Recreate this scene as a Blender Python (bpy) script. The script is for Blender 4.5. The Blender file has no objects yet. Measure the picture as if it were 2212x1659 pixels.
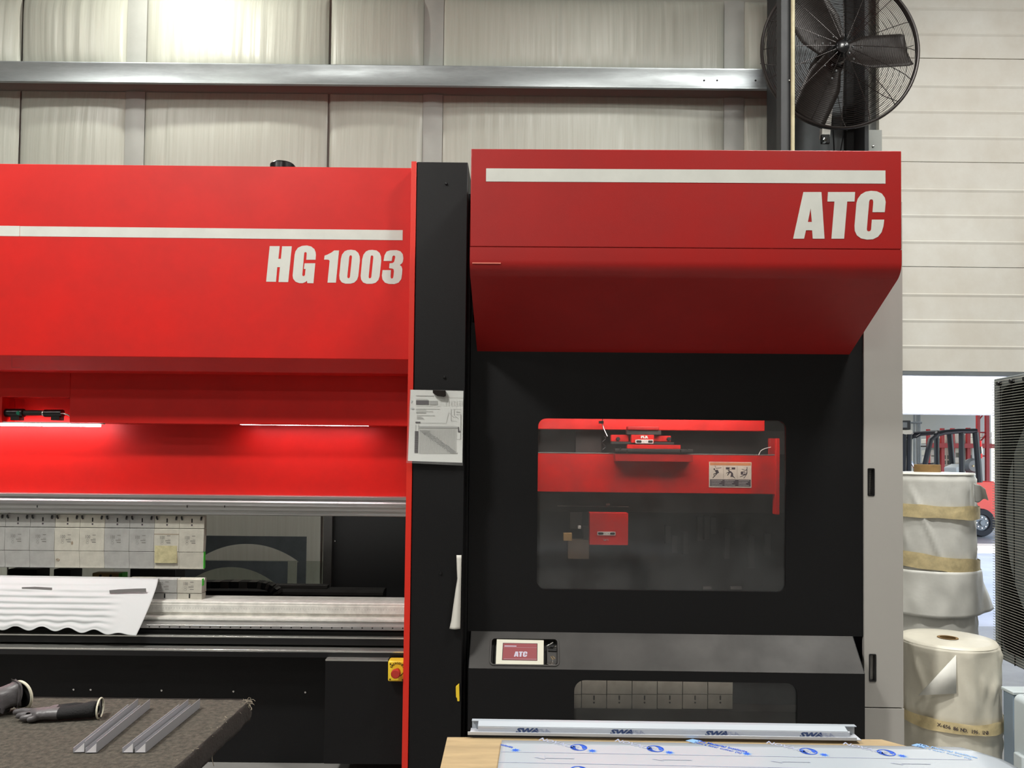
import bpy, bmesh, math, random
from mathutils import Vector, Matrix
from mathutils.geometry import tessellate_polygon
from mathutils import noise as mnoise

R = random.Random(7)
D = math.radians
COL = bpy.context.scene.collection
SC = bpy.context.scene

# ------------------------------------------------------------------ camera
F = 1660.0            # focal length in pixels of a 2212 px wide frame
CX, CY = 1120.0, 942.0
CAM = Vector((0, 0, 1.56))
RM = Matrix.Rotation(D(91.5), 3, 'X') @ Matrix.Rotation(D(0.6), 3, 'Z')
cam = bpy.data.cameras.new('camera')
cam.sensor_fit = 'HORIZONTAL'
cam.sensor_width = 36.0
cam.lens = 36.0 * F / 2212.0
cam.shift_x = (1106 - CX) / 2212.0
cam.shift_y = (CY - 829.5) / 2212.0
cam.clip_end = 200
camo = bpy.data.objects.new('camera', cam)
camo.matrix_world = Matrix.Translation(CAM) @ RM.to_4x4()
COL.objects.link(camo)
SC.camera = camo

# ------------------------------------------------------------------ world, lights, exposure
SC.view_settings.view_transform = 'Standard'
SC.view_settings.look = 'None'
SC.view_settings.gamma = 1.0
SC.view_settings.use_curve_mapping = False
SC.view_settings.exposure = 0.0
SC.cycles.max_bounces = 8
SC.cycles.use_denoising = True
try:
    SC.cycles.transparent_max_bounces = 12
except Exception:
    pass
w = bpy.data.worlds.new('sky')
SC.world = w
w.use_nodes = True
wn = w.node_tree
sky = wn.nodes.new('ShaderNodeTexSky')
sky.sky_type = 'NISHITA'
sky.sun_disc = False
sky.sun_elevation = D(55)
sky.sun_rotation = D(180)
bg = wn.nodes['Background']
bg.inputs['Strength'].default_value = .8
wn.links.new(sky.outputs[0], bg.inputs[0])


def lamp(name, kind, loc, energy, col=(1, 1, 1), size=1.0, size_y=None, aim=None, rot=None, spread=None):
    l = bpy.data.lights.new(name, kind)
    l.energy = energy
    l.color = col
    if kind == 'AREA':
        l.shape = 'RECTANGLE'
        l.size = size
        l.size_y = size_y or size
        if spread:
            l.spread = spread
    elif kind == 'POINT':
        l.shadow_soft_size = size
    elif kind == 'SUN':
        l.angle = D(0.6)
    o = bpy.data.objects.new(name, l)
    o.location = loc
    if aim is not None:
        d = Vector(aim) - Vector(loc)
        o.rotation_euler = d.to_track_quat('-Z', 'Y').to_euler()
    if rot:
        o.rotation_euler = rot
    COL.objects.link(o)
    return o


lamp('sun', 'SUN', (0, -20, 30), 9.0, (1, .97, .92), rot=(D(35), 0, D(-8)))
WARM = (1.0, .982, .925)
# high bay lamps hanging from the roof in front of and above the machines
lamp('high_bay_light_a', 'AREA', (-2.9, .6, 6.0), 370, WARM, .9, .5)
lamp('high_bay_light_c', 'AREA', (-6.5, -1.5, 6.2), 170, WARM, .9, .5)
lamp('high_bay_light_d', 'AREA', (-1.0, -4.5, 6.2), 130, WARM, .9, .5)
lamp('high_bay_light_e', 'AREA', (2.5, 1.5, 6.2), 225, WARM, .9, .5)
lamp('door_fill_light_h', 'AREA', (2.9, 3.5, 6.3), 160, (1, .99, .95), .9, .5)  # extra lamp, added to brighten the door and the rolls
lamp('door_fill_light_i', 'AREA', (5.0, 4.6, 6.9), 65, (1, .99, .95), .9, .5)  # extra lamp, added for more light at the door side
lamp('wall_fill_light_f', 'AREA', (-4.8, 4.6, 6.4), 75, WARM, .9, .5)  # extra lamp, added to brighten the left of the insulated wall
lamp('wall_fill_light_g', 'AREA', (0.6, 4.8, 6.6), 45, WARM, .9, .5)  # extra lamp over the machines, added to brighten the wall behind

# ------------------------------------------------------------------ pixel helpers (ray through a pixel cut with a plane)


def ray(px, py):
    return RM @ Vector(((px - CX) / F, (CY - py) / F, -1.0))


def P(px, py, Y):
    d = ray(px, py)
    return CAM + d * (Y / d.y)


def Xp(px, py, Y):
    return P(px, py, Y).x


def Zp(px, py, Y):
    return P(px, py, Y).z


def PZ(px, py, z):
    d = ray(px, py)
    return CAM + d * ((z - CAM.z) / d.z)


# ------------------------------------------------------------------ materials
def lin(c):
    return tuple(((v / 255) / 12.92 if v / 255 <= .04045 else ((v / 255 + .055) / 1.055) ** 2.4) for v in c) + (1.0,)


def mat(name, c, rough=.5, metal=0., bump=0., bscale=60., var=0., vscale=4., c2=None, coat=0., spec=None, stretch=None, emit=None, estr=0., bdist=.004):
    m = bpy.data.materials.new(name)
    m.use_nodes = True
    nt = m.node_tree
    b = nt.nodes['Principled BSDF']
    b.inputs['Base Color'].default_value = lin(c)
    b.inputs['Roughness'].default_value = rough
    b.inputs['Metallic'].default_value = metal
    if spec is not None:
        b.inputs['Specular IOR Level'].default_value = spec
    if coat:
        b.inputs['Coat Weight'].default_value = coat
        b.inputs['Coat Roughness'].default_value = .12
    if emit:
        b.inputs['Emission Color'].default_value = lin(emit)
        b.inputs['Emission Strength'].default_value = estr
    tc = nt.nodes.new('ShaderNodeTexCoord')
    mp = nt.nodes.new('ShaderNodeMapping')
    nt.links.new(tc.outputs['Object'], mp.inputs[0])
    if stretch:
        mp.inputs['Scale'].default_value = stretch
    if var:
        n = nt.nodes.new('ShaderNodeTexNoise')
        n.inputs['Scale'].default_value = vscale
        n.inputs['Detail'].default_value = 6
        n.inputs['Roughness'].default_value = .65
        nt.links.new(mp.outputs[0], n.inputs['Vector'])
        cr = nt.nodes.new('ShaderNodeValToRGB')
        cr.color_ramp.elements[0].position = .35
        cr.color_ramp.elements[1].position = .68
        a = c2 or tuple(max(0, v * (1 - var)) for v in c)
        cr.color_ramp.elements[0].color = lin(a)
        cr.color_ramp.elements[1].color = lin(c)
        nt.links.new(n.outputs['Fac'], cr.inputs[0])
        nt.links.new(cr.outputs[0], b.inputs['Base Color'])
        mr = nt.nodes.new('ShaderNodeMapRange')
        mr.inputs[3].default_value = min(1, rough + .12)
        mr.inputs[4].default_value = max(0, rough - .06)
        nt.links.new(n.outputs['Fac'], mr.inputs[0])
        nt.links.new(mr.outputs[0], b.inputs['Roughness'])
    if bump:
        n2 = nt.nodes.new('ShaderNodeTexNoise')
        n2.inputs['Scale'].default_value = bscale
        n2.inputs['Detail'].default_value = 4
        nt.links.new(mp.outputs[0], n2.inputs['Vector'])
        bp = nt.nodes.new('ShaderNodeBump')
        bp.inputs['Strength'].default_value = bump
        bp.inputs['Distance'].default_value = bdist
        nt.links.new(n2.outputs['Fac'], bp.inputs['Height'])
        nt.links.new(bp.outputs[0], b.inputs['Normal'])
    return m


def mat_glass(name, tint, haze=.05, gloss=.08, rough=.06, hazecol=(90, 95, 95)):
    m = bpy.data.materials.new(name)
    m.use_nodes = True
    nt = m.node_tree
    nt.nodes.remove(nt.nodes['Principled BSDF'])
    out = nt.nodes['Material Output']
    tr = nt.nodes.new('ShaderNodeBsdfTransparent')
    tr.inputs[0].default_value = lin(tint)
    df = nt.nodes.new('ShaderNodeBsdfDiffuse')
    df.inputs[0].default_value = lin(hazecol)
    gl = nt.nodes.new('ShaderNodeBsdfGlossy')
    gl.inputs['Roughness'].default_value = rough
    nz = nt.nodes.new('ShaderNodeTexNoise')
    nz.inputs['Scale'].default_value = 7
    nz.inputs['Detail'].default_value = 5
    tc = nt.nodes.new('ShaderNodeTexCoord')
    nt.links.new(tc.outputs['Object'], nz.inputs['Vector'])
    mr = nt.nodes.new('ShaderNodeMapRange')
    mr.inputs[1].default_value = .3
    mr.inputs[2].default_value = .7
    mr.inputs[3].default_value = haze * .6
    mr.inputs[4].default_value = haze * 1.4
    nt.links.new(nz.outputs['Fac'], mr.inputs[0])
    m1 = nt.nodes.new('ShaderNodeMixShader')
    nt.links.new(mr.outputs[0], m1.inputs[0])
    nt.links.new(tr.outputs[0], m1.inputs[1])
    nt.links.new(df.outputs[0], m1.inputs[2])
    m2 = nt.nodes.new('ShaderNodeMixShader')
    m2.inputs[0].default_value = gloss
    nt.links.new(m1.outputs[0], m2.inputs[1])
    nt.links.new(gl.outputs[0], m2.inputs[2])
    nt.links.new(m2.outputs[0], out.inputs[0])
    return m


M = dict(
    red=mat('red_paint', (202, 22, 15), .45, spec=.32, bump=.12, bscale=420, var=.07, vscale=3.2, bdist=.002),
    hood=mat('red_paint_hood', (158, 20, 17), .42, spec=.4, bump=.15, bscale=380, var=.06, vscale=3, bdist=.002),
    redtrim=mat('red_trim_paint', (214, 42, 26), .4, bump=.1, bscale=300),
    white=mat('white_decal', (204, 205, 198), .5, var=.05, vscale=6),
    black=mat('black_texture_paint', (12, 12, 14), .5, spec=.3, bump=.25, bscale=520, var=.12, vscale=3, bdist=.002),
    blackgloss=mat('black_gloss_paint', (17, 17, 19), .28, bump=.05, bscale=200),
    dark=mat('black_shadow_paint', (11, 11, 12), .7),
    charcoal=mat('charcoal_metal_paint', (54, 52, 50), .5, metal=.25, var=.18, vscale=5),
    grey=mat('light_grey_machine_paint', (172, 169, 164), .5, bump=.15, bscale=500, bdist=.002),
    alu=mat('aluminium', (196, 196, 196), .3, metal=.85, var=.12, vscale=3, stretch=(.6, 20, 20)),
    alu2=mat('dull_aluminium', (226, 225, 218), .45, metal=.15, var=.13, vscale=18),
    toolsteel=mat('ground_tool_steel', (205, 202, 190), .42, metal=.3, var=.14, vscale=9, bump=.05, bscale=60),
    toolsteel2=mat('grey_tool_steel', (178, 178, 175), .45, metal=.3, var=.14, vscale=8),
    galv=mat('galvanised_steel', (176, 182, 184), .33, metal=.75, var=.14, vscale=5, stretch=(.5, 2, 3)),
    darkmetal=mat('dark_machine_metal', (62, 60, 58), .5, metal=.4, var=.2, vscale=8),
    silverline=mat('polished_steel_and_highlight', (215, 215, 210), .25, metal=.8),
    vinyl=mat('white_vinyl_insulation', (188, 191, 181), .38, bump=.25, bscale=1.0, var=.08, vscale=1.1, stretch=(26, 1, .9), bdist=.02, c2=(178, 180, 169)),
    tape=mat('grey_white_seam_tape', (176, 179, 174), .4, var=.05, vscale=3),
    door=mat('white_door_paint', (226, 224, 216), .55, bump=.08, bscale=40, var=.05, vscale=2, c2=(214, 209, 198)),
    slate=mat('slate_column_paint', (122, 128, 131), .6, var=.12, vscale=3),
    slate2=mat('dark_column_paint', (42, 44, 46), .6, var=.12, vscale=3),
    fan=mat('dark_brown_fan_metal', (36, 30, 28), .35, metal=.4),
    fanblade=mat('dusty_fan_blade', (42, 36, 33), .42, metal=.3, var=.3, vscale=6),
    conduit=mat('cream_conduit', (180, 172, 138), .5, var=.15, vscale=7),
    floor=mat('concrete_floor', (150, 148, 145), .5, var=.18, vscale=1.5, bump=.1, bscale=30),
    wallin=mat('inner_wall', (170, 168, 160), .8),
    ceil=mat('roof_sheet', (150, 148, 142), .8),
    wrap=mat('white_wrap_film', (234, 233, 226), .42, var=.08, vscale=3, bump=.25, bscale=5, bdist=.02),
    wrap2=mat('cream_wrap_film', (224, 219, 203), .42, var=.08, vscale=3, bump=.25, bscale=5, bdist=.02),
    mask=mat('masking_tape', (234, 214, 164), .6, var=.16, vscale=14, bump=.3, bscale=30),
    card=mat('brown_cardboard', (150, 118, 72), .8, var=.15, vscale=12),
    cloth=mat('white_foam_sheet', (192, 195, 196), .7, bump=.12, bscale=30),
    ducttape=mat('grey_tape', (120, 118, 118), .4, bump=.5, bscale=30),
    carpet=mat('grey_brown_carpet', (90, 84, 74), .95, var=.4, vscale=70, bump=.9, bscale=260, bdist=.006),
    carpetside=mat('carpet_edge', (38, 32, 28), .95, bump=.8, bscale=120),
    thread=mat('pale_thread', (150, 140, 124), .9),
    rubber=mat('grey_glove_rubber', (90, 87, 89), .38, bump=.3, bscale=90, var=.15, vscale=20),
    knit=mat('black_glove_knit', (20, 19, 21), .85, bump=.6, bscale=300),
    rim=mat('cream_glove_rim', (205, 200, 180), .8, bump=.4, bscale=300),
    bright=mat('bright_cut_metal', (150, 150, 154), .35, metal=.25), glarewhite=mat('white_glare', (245, 243, 248), .2, metal=.1),
    ply=mat('plywood', (172, 150, 113), .6, var=.14, vscale=6, stretch=(1, 6, 1)),
    film=mat('protective_film', (168, 176, 184), .22, bump=.05, bscale=6, coat=.3),
    filmgrey=mat('film_channel', (188, 192, 200), .25, coat=.3),
    blue=mat('blue_print', (38, 84, 190), .5),
    paleblue=mat('pale_blue_print', (120, 160, 210), .5),
    greyink=mat('grey_print', (150, 156, 178), .5),
    navy=mat('navy_print', (50, 68, 110), .5),
    paper=mat('white_paper', (244, 246, 242), .5),
    ink=mat('grey_ink', (165, 166, 164), .6), bandink=mat('pale_band_ink', (198, 199, 196), .6), engrave=mat('engraved_mark', (112, 110, 106), .6),
    inkmid=mat('mid_ink', (205, 205, 202), .6),
    inkdark=mat('dark_ink', (98, 96, 98), .6),
    laminate=mat_glass('laminate_plastic', (250, 250, 250), .06, .03, .1, (230, 230, 230)),
    yellow=mat('yellow_plastic', (240, 205, 50), .4),
    yellowink=mat('emergency_print', (95, 75, 10), .5),
    estop=mat('red_button_plastic', (178, 48, 38), .45),
    cream=mat('cream_bezel', (212, 210, 194), .45),
    screen=mat('pink_red_screen', (120, 60, 62), .3, emit=(176, 92, 98), estr=.28),
    screenink=mat('screen_lettering', (170, 165, 180), .4, emit=(190, 185, 200), estr=.3),
    chrome=mat('chrome', (220, 220, 218), .12, metal=1.0),
    glass=mat_glass('smoked_polycarbonate', (226, 222, 220), .20, .045, .10, (96, 99, 100)),
    glass2=mat_glass('smoked_lower_polycarbonate', (222, 220, 218), .13, .035, .10, (85, 88, 88)),
    rearglass=mat_glass('rear_guard_polycarbonate', (235, 238, 235), .04, .03, .1),
    led=mat('led_light', (255, 240, 245), .5, emit=(255, 232, 240), estr=34.),
    green=mat('green_lens', (20, 120, 90), .2, emit=(20, 120, 90), estr=.15),
    brownblock=mat('brown_block', (86, 74, 58), .6),
    orange=mat('orange_print', (206, 140, 92), .5),
    labelpaper=mat('label_paper', (214, 208, 192), .5),
    labelink=mat('label_ink', (62, 54, 62), .6),
    bluegrey=mat('blue_grey_plastic', (128, 144, 160), .5),
    palegrey=mat('pale_grey_plastic', (196, 206, 210), .5),
    coolerdark=mat('cooler_dark_inside', (58, 60, 60), .7),
    coolershroud=mat('cooler_shroud_plastic', (150, 157, 158), .5),
    wire=mat('grey_wire', (205, 205, 196), .4, metal=.2),
    rackred=mat('rack_red_paint', (150, 26, 32), .5),
    box=mat('white_carton', (205, 202, 192), .8),
    boxlabel=mat('dark_carton_print', (96, 104, 98), .7),
    forkred=mat('forklift_red_paint', (214, 34, 28), .35, coat=.3),
    forkblack=mat('forklift_black_paint', (26, 28, 36), .4),
    tyre=mat('tyre_rubber', (38, 37, 40), .8),
    seatgrey=mat('seat_vinyl', (120, 124, 126), .5),
    lampred=mat('red_lamp_lens', (220, 30, 34), .3, emit=(220, 30, 34), estr=.3),
    fascia=mat('white_fascia_paint', (238, 238, 236), .6),
    backwall=mat('grey_far_wall', (150, 148, 140), .8),
    yard=mat('pale_yard_concrete', (200, 198, 200), .8, var=.1, vscale=1.5),
    archplate=mat('blue_grey_plate_and_reflection', (128, 136, 141), .5, metal=.2, var=.12, vscale=6),
    note=mat('white_note_paper', (214, 212, 204), .6),
    greenedge=mat('green_paint_edge', (70, 190, 60), .5),
    gold=mat('brass_plate', (170, 142, 92), .45, metal=.2),
    stain=mat('oil_stain', (140, 128, 112), .6),
    tanlabel=mat('aged_tape_label', (190, 182, 142), .6, var=.2, vscale=30),
    scuff=mat('pale_scuff', (206, 110, 92), .6),
)

# ------------------------------------------------------------------ mesh builder


class MB:
    def __init__(self):
        self.v = []
        self.f = []

    def add(self, vs, fs):
        n = len(self.v)
        self.v += [tuple(v) for v in vs]
        self.f += [tuple(i + n for i in f) for f in fs]
        return self

    def box(self, x0, x1, y0, y1, z0, z1):
        if x0 > x1: x0, x1 = x1, x0
        if y0 > y1: y0, y1 = y1, y0
        if z0 > z1: z0, z1 = z1, z0
        vs = [(x0, y0, z0), (x1, y0, z0), (x1, y1, z0), (x0, y1, z0), (x0, y0, z1), (x1, y0, z1), (x1, y1, z1), (x0, y1, z1)]
        return self.add(vs, [(0, 3, 2, 1), (4, 5, 6, 7), (0, 1, 5, 4), (1, 2, 6, 5), (2, 3, 7, 6), (3, 0, 4, 7)])

    def prism_x(self, prof, x0, x1):
        """profile [(y,z)...] extruded along x"""
        n = len(prof)
        a = sum(prof[i][0] * prof[(i + 1) % n][1] - prof[(i + 1) % n][0] * prof[i][1] for i in range(n))
        if a < 0: prof = prof[::-1]
        vs = [(x0, y, z) for y, z in prof] + [(x1, y, z) for y, z in prof]
        fs = [(i, i + n, (i + 1) % n + n, (i + 1) % n)[::-1] for i in range(n)]
        tri = tessellate_polygon([[Vector((y, z, 0)) for y, z in prof]])
        for t in tri:
            fs.append(t[::-1])
            fs.append(tuple(i + n for i in t))
        return self.add(vs, fs)

    def plate(self, loops, y0, y1, m=None):
        """loops [[(x,z)...], holes...] in the x-z plane, thick from y0 (front) to y1"""
        flat = [p for l in loops for p in l]
        n = len(flat)
        vs = [(x, y0, z) for x, z in flat] + [(x, y1, z) for x, z in flat]
        if m is not None:
            vs = [tuple(m @ Vector(v)) for v in vs]
        tri = tessellate_polygon([[Vector((x, z, 0)) for x, z in l] for l in loops])
        fs = []
        for t in tri:
            a, b, c = [flat[i] for i in t]
            s = (b[0] - a[0]) * (c[1] - a[1]) - (c[0] - a[0]) * (b[1] - a[1])
            t = t if s > 0 else t[::-1]
            fs.append(tuple(t))
            fs.append(tuple(i + n for i in t[::-1]))
        o = 0
        for l in loops:
            k = len(l)
            for i in range(k):
                j = (i + 1) % k
                fs.append((o + i, o + i + n, o + j + n, o + j))
            o += k
        return self.add(vs, fs)

    def tube(self, pts, r, n=8, closed=False, r2=None):
        pts = [Vector(p) for p in pts]
        k = len(pts)
        vs, fs = [], []
        ref = None
        for i, p in enumerate(pts):
            if closed:
                t = pts[(i + 1) % k] - pts[i - 1]
            else:
                t = pts[min(i + 1, k - 1)] - pts[max(i - 1, 0)]
            t.normalize()
            if ref is None:
                ref = Vector((0, 0, 1)) if abs(t.z) < .9 else Vector((1, 0, 0))
            a = t.cross(ref).normalized()
            b = a.cross(t).normalized()
            ref = b
            rr = r if r2 is None else r + (r2 - r) * i / (k - 1)
            for j in range(n):
                th = 2 * math.pi * j / n
                vs.append(p + a * (rr * math.cos(th)) + b * (rr * math.sin(th)))
        seg = k if closed else k - 1
        for i in range(seg):
            for j in range(n):
                q = (i + 1) % k
                fs.append((i * n + j, i * n + (j + 1) % n, q * n + (j + 1) % n, q * n + j))
        if not closed:
            fs.append(tuple(range(n))[::-1])
            fs.append(tuple(range((k - 1) * n, k * n)))
        return self.add(vs, fs)

    def lathe(self, prof, c=(0, 0, 0), axis='z', n=32, a0=0., a1=2 * math.pi):
        """prof [(r,h)...] turned about axis through c"""
        full = abs(a1 - a0 - 2 * math.pi) < 1e-6
        k = len(prof)
        vs, fs = [], []
        steps = n if full else n + 1
        for i in range(steps):
            th = a0 + (a1 - a0) * i / n
            for r, h in prof:
                u, v = r * math.cos(th), r * math.sin(th)
                if axis == 'z': p = (c[0] + u, c[1] + v, c[2] + h)
                elif axis == 'y': p = (c[0] + u, c[1] + h, c[2] + v)
                else: p = (c[0] + h, c[1] + u, c[2] + v)
                vs.append(p)
        for i in range(n):
            q = (i + 1) % steps
            for j in range(k - 1):
                fs.append((i * k + j, q * k + j, q * k + j + 1, i * k + j + 1))
        return self.add(vs, fs)

    def grid(self, nu, nv, fn):
        vs = [fn(i / nu, j / nv) for j in range(nv + 1) for i in range(nu + 1)]
        fs = [(j * (nu + 1) + i, j * (nu + 1) + i + 1, (j + 1) * (nu + 1) + i + 1, (j + 1) * (nu + 1) + i) for j in range(nv) for i in range(nu)]
        return self.add(vs, fs)

    def mesh(self, name, m, smooth=True, angle=35):
        me = bpy.data.meshes.new(name)
        me.from_pydata(self.v, [], self.f)
        bm = bmesh.new()
        bm.from_mesh(me)
        bmesh.ops.remove_doubles(bm, verts=bm.verts, dist=1e-6)
        bmesh.ops.recalc_face_normals(bm, faces=bm.faces)
        bm.to_mesh(me)
        bm.free()
        me.materials.append(m)
        if smooth:
            me.polygons.foreach_set('use_smooth', [True] * len(me.polygons))
            me.set_sharp_from_angle(angle=D(angle))
        return me

    def build(self, name, m, parent=None, bevel=0., seg=2, world=True, smooth=True, angle=35, solid=0., sub=0, **tags):
        o = bpy.data.objects.new(name, self.mesh(name, m, smooth, angle))
        COL.objects.link(o)
        if parent is not None:
            o.parent = parent
            if world and parent.parent is None and parent.type == 'EMPTY':
                o.matrix_parent_inverse = parent.matrix_basis.inverted()
        if solid:
            s = o.modifiers.new('thick', 'SOLIDIFY')
            s.thickness = solid
            s.offset = 0
        if sub:
            s = o.modifiers.new('sub', 'SUBSURF')
            s.levels = s.render_levels = sub
        if bevel:
            b = o.modifiers.new('bevel', 'BEVEL')
            b.width = bevel
            b.segments = seg
            b.limit_method = 'ANGLE'
            b.angle_limit = D(40)
            b.harden_normals = False
        tag(o, **tags)
        return o


def tag(o, label=None, cat=None, group=None, kind=None):
    if label: o['label'] = label
    if cat: o['category'] = cat
    if group: o['group'] = group
    if kind: o['kind'] = kind
    return o


def empty(name, loc=(0, 0, 0), rz=0., **tags):
    o = bpy.data.objects.new(name, None)
    o.empty_display_size = .1
    o.location = loc
    o.rotation_euler = (0, 0, rz)
    o.matrix_basis  # loc/rot are read through matrix_basis
    COL.objects.link(o)
    return tag(o, **tags)


def kids(o):
    return [c for c in list(o.children)]


def copy_tree(o, parent=None):
    c = o.copy()
    COL.objects.link(c)
    if parent is not None:
        c.parent = parent
    for ch in kids(o):
        copy_tree(ch, c)
    return c


def rrect(x0, x1, z0, z1, r, n=6, rb=None):
    pts = []
    rb = r if rb is None else rb
    for cx, cz, a, q in ((x1 - r, z1 - r, 0, r), (x0 + r, z1 - r, 90, r), (x0 + rb, z0 + rb, 180, rb), (x1 - rb, z0 + rb, 270, rb)):
        for i in range(n + 1):
            t = D(a + 90 * i / n)
            pts.append((cx + q * math.cos(t), cz + q * math.sin(t)))
    return pts


def ell(cx, cz, rx, rz, n=24):
    return [(cx + rx * math.cos(2 * math.pi * i / n), cz + rz * math.sin(2 * math.pi * i / n)) for i in range(n)]


def text_mb(mb, s, size, place, bold=0., thick=.0004, align='CENTER', shear=0., narrow=1.):
    """letters of the built-in font laid in the x-z plane, moved by the matrix place"""
    cu = bpy.data.curves.new('t', 'FONT')
    cu.body = s
    cu.size = size
    cu.offset = bold
    cu.align_x = align
    cu.align_y = 'CENTER'
    cu.resolution_u = 2
    cu.shear = shear
    cu.fill_mode = 'FRONT'
    o = bpy.data.objects.new('t', cu)
    COL.objects.link(o)
    dg = bpy.context.evaluated_depsgraph_get()
    me = bpy.data.meshes.new_from_object(o.evaluated_get(dg))
    vs = [place @ Vector((v.co.x * narrow, -thick, v.co.y)) for v in me.vertices]
    fs = [tuple(p.vertices) for p in me.polygons]
    if vs:
        mb.add(vs, fs)
    bpy.data.objects.remove(o)
    bpy.data.curves.remove(cu)
    bpy.data.meshes.remove(me)
    return mb


def T(x, y, z):
    return Matrix.Translation((x, y, z))


# ================================================================== ROOM SHELL
WY = 7.2
door_bot = Zp(2080, 803, 7.1)
jamb_x = Xp(1885, 300, 7.1)
yard_y = WY + .1
f = MB(); f.box(-10, 9, -9, yard_y, -.1, 0); f.build('floor', M['floor'], kind='structure')
f = MB(); f.box(-10, 9, -9, WY + .3, 8.0, 8.1); f.build('ceiling', M['ceil'], kind='structure')
f = MB(); f.box(-10.1, -10, -9, WY + .3, 0, 8); f.build('wall_left', M['wallin'], kind='structure')
f = MB(); f.box(9, 9.1, -9, WY + .3, 0, 8); f.build('wall_right', M['wallin'], kind='structure')
f = MB(); f.box(-10, 9, -9.1, -9, 0, 8); f.build('wall_front', M['wallin'], kind='structure')
wx1 = Xp(1876, 300, WY)
f = MB()
f.box(-10, wx1, WY + .02, WY + .3, 0, 8)
f.box(wx1, 9, WY + .15, WY + .3, 4.6, 8)
f.box(7.5, 9, WY + .15, WY + .3, 0, 4.6)
wall = f.build('wall_back', M['wallin'], kind='structure')

# insulation panels between the girts, seams and flat seam strips
seams = [(-700, -420), (-417, -180), (-178, 43), (47, 272), (314, 708), (713, 914), (956, 1563), (1606, 1700)]
strips = [(272, 314), (914, 956), (1563, 1606)]
zg0, zg1 = Zp(900, 191, 7.0), Zp(900, 147, 7.0)


def panel(x0, x1, z0, z1, amp, seed, side=1.0):
    nx = max(10, int((x1 - x0) / .018)); nz = 26
    mb = MB()

    def fn(u, v):
        x = x0 + (x1 - x0) * u
        z = z0 + (z1 - z0) * v
        b = (max(0., 4 * u * (1 - u))) ** .42 * (max(0., 1 - (2 * v - 1) ** 4)) ** .6
        wr = mnoise.noise(Vector((x * 16 + seed * 7, z * .5, seed))) * .010 + mnoise.noise(Vector((x * 42, z * .8, seed + 3))) * .0045
        wr *= .35 + .9 * abs(mnoise.noise(Vector((x * 1.3, seed, 1)))) * 2
        lowf = mnoise.noise(Vector((x * 1.2, z * 1.4, seed * 2.1))) * .03
        return (x, WY - .004 - amp * b - (wr + lowf) * min(1, b * 2) * side, z)
    mb.grid(nx, nz, fn)
    return mb


for i, (a, b) in enumerate(seams):
    xa, xb = Xp(a, 250, WY), Xp(b, 250, WY)
    panel(xa, xb, zg1 - .02, 5.9, .10, i + 1).build('insulation_panel', M['vinyl'], wall, smooth=True, angle=80)
    panel(xa, xb, .3, zg0 + .03, .085, i + 20, .7).build('insulation_panel', M['vinyl'], wall, smooth=True, angle=80)
for a, b in strips:
    xa, xb = Xp(a, 250, WY), Xp(b, 250, WY)
    for z0, z1 in ((zg1, 5.9), (.3, zg0 + .03)):
        MB().grid(3, 8, lambda u, v: (xa + (xb - xa) * u, WY - .012 - .012 * math.sin(u * math.pi), z0 + (z1 - z0) * v)).build('seam_strip', M['tape'], wall)

# girt (galvanised rail) on the wall
zt, zb = zg1 + .03, zg0 - .005
g = empty('wall_rail', (-2, 7.0, 0), label='long galvanised steel rail running across the insulated wall above the red machines', cat='rail')
xr = Xp(1662, 175, 6.98)
h = zt - zb
prof = [(6.99, zb + .012), (6.965, zb), (6.95, zb + .010), (6.95, zb + .028), (6.972, zb + .04), (6.972, zt - .05), (6.965, zt - .035), (6.965, zt - .022), (7.0, zt - .022), (7.19, zt - .018), (7.19, zt - .022 - .004), (6.985, zt - .03), (6.985, zb + .03), (7.0, zb + .02)]
MB().prism_x(prof, -7.5, xr).build('web', M['galv'], g)
MB().box(-7.5, xr + .02, 7.03, 7.17, zt - .02, zt + .002).build('top_lip', M['darkmetal'], g, label='upper lip with its shade painted dark')  # shade on the top flange put into its dark colour
for px, py in ((1521, 174), (1549, 174), (1632, 174)):
    p = P(px, py, 6.972)
    MB().lathe([(0, -.001), (.009, -.001), (.009, .002)], (p.x, 6.971, p.z), 'y', 12).build('bolt_hole', M['dark'], g)

# column, post, conduit
c = empty('steel_column', (Xp(1775, 200, 6.6), 6.6, 0), label='slate grey steel I-column behind the wall fan', cat='column')
xa, xb = Xp(1690, 250, 6.62), Xp(1851, 250, 6.6)
MB().box(xa, xb + .02, 6.72, 6.735, 0, 6).build('web', M['slate'], c)
MB().box(xb, Xp(1871, 250, 6.5), 6.45, 6.95, 0, 6).build('flange', M['slate2'], c, bevel=.004)
MB().box(xa - .03, xa, 6.45, 6.95, 0, 6).build('flange', M['slate2'], c, bevel=.004)
MB().box(Xp(1835, 250, 6.6), xb, 6.66, 6.72, 0, 6).build('stiffener', M['dark'], c)
c = empty('steel_post', (Xp(1697, 200, 5.62), 5.62, 0), label='narrow black steel post standing in front of the wall fan cage', cat='post')
MB().box(Xp(1685, 160, 5.6), Xp(1710, 160, 5.6), 5.58, 5.68, 0, 6).build('post_body', M['slate2'], c, bevel=.004)
p = P(1706, 173, 5.57)
MB().lathe([(0, -.008), (.007, -.006), (.009, 0)], (p.x, 5.578, p.z), 'y', 10).build('bolt', M['chrome'], c)
xc = Xp(1712.5, 200, 5.55)
MB().tube([(xc, 5.55, .05), (xc, 5.55, 6)], .0145, 12).build('electrical_conduit', M['conduit'], label='thin cream conduit running up the front of the black post', cat='conduit')

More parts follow.
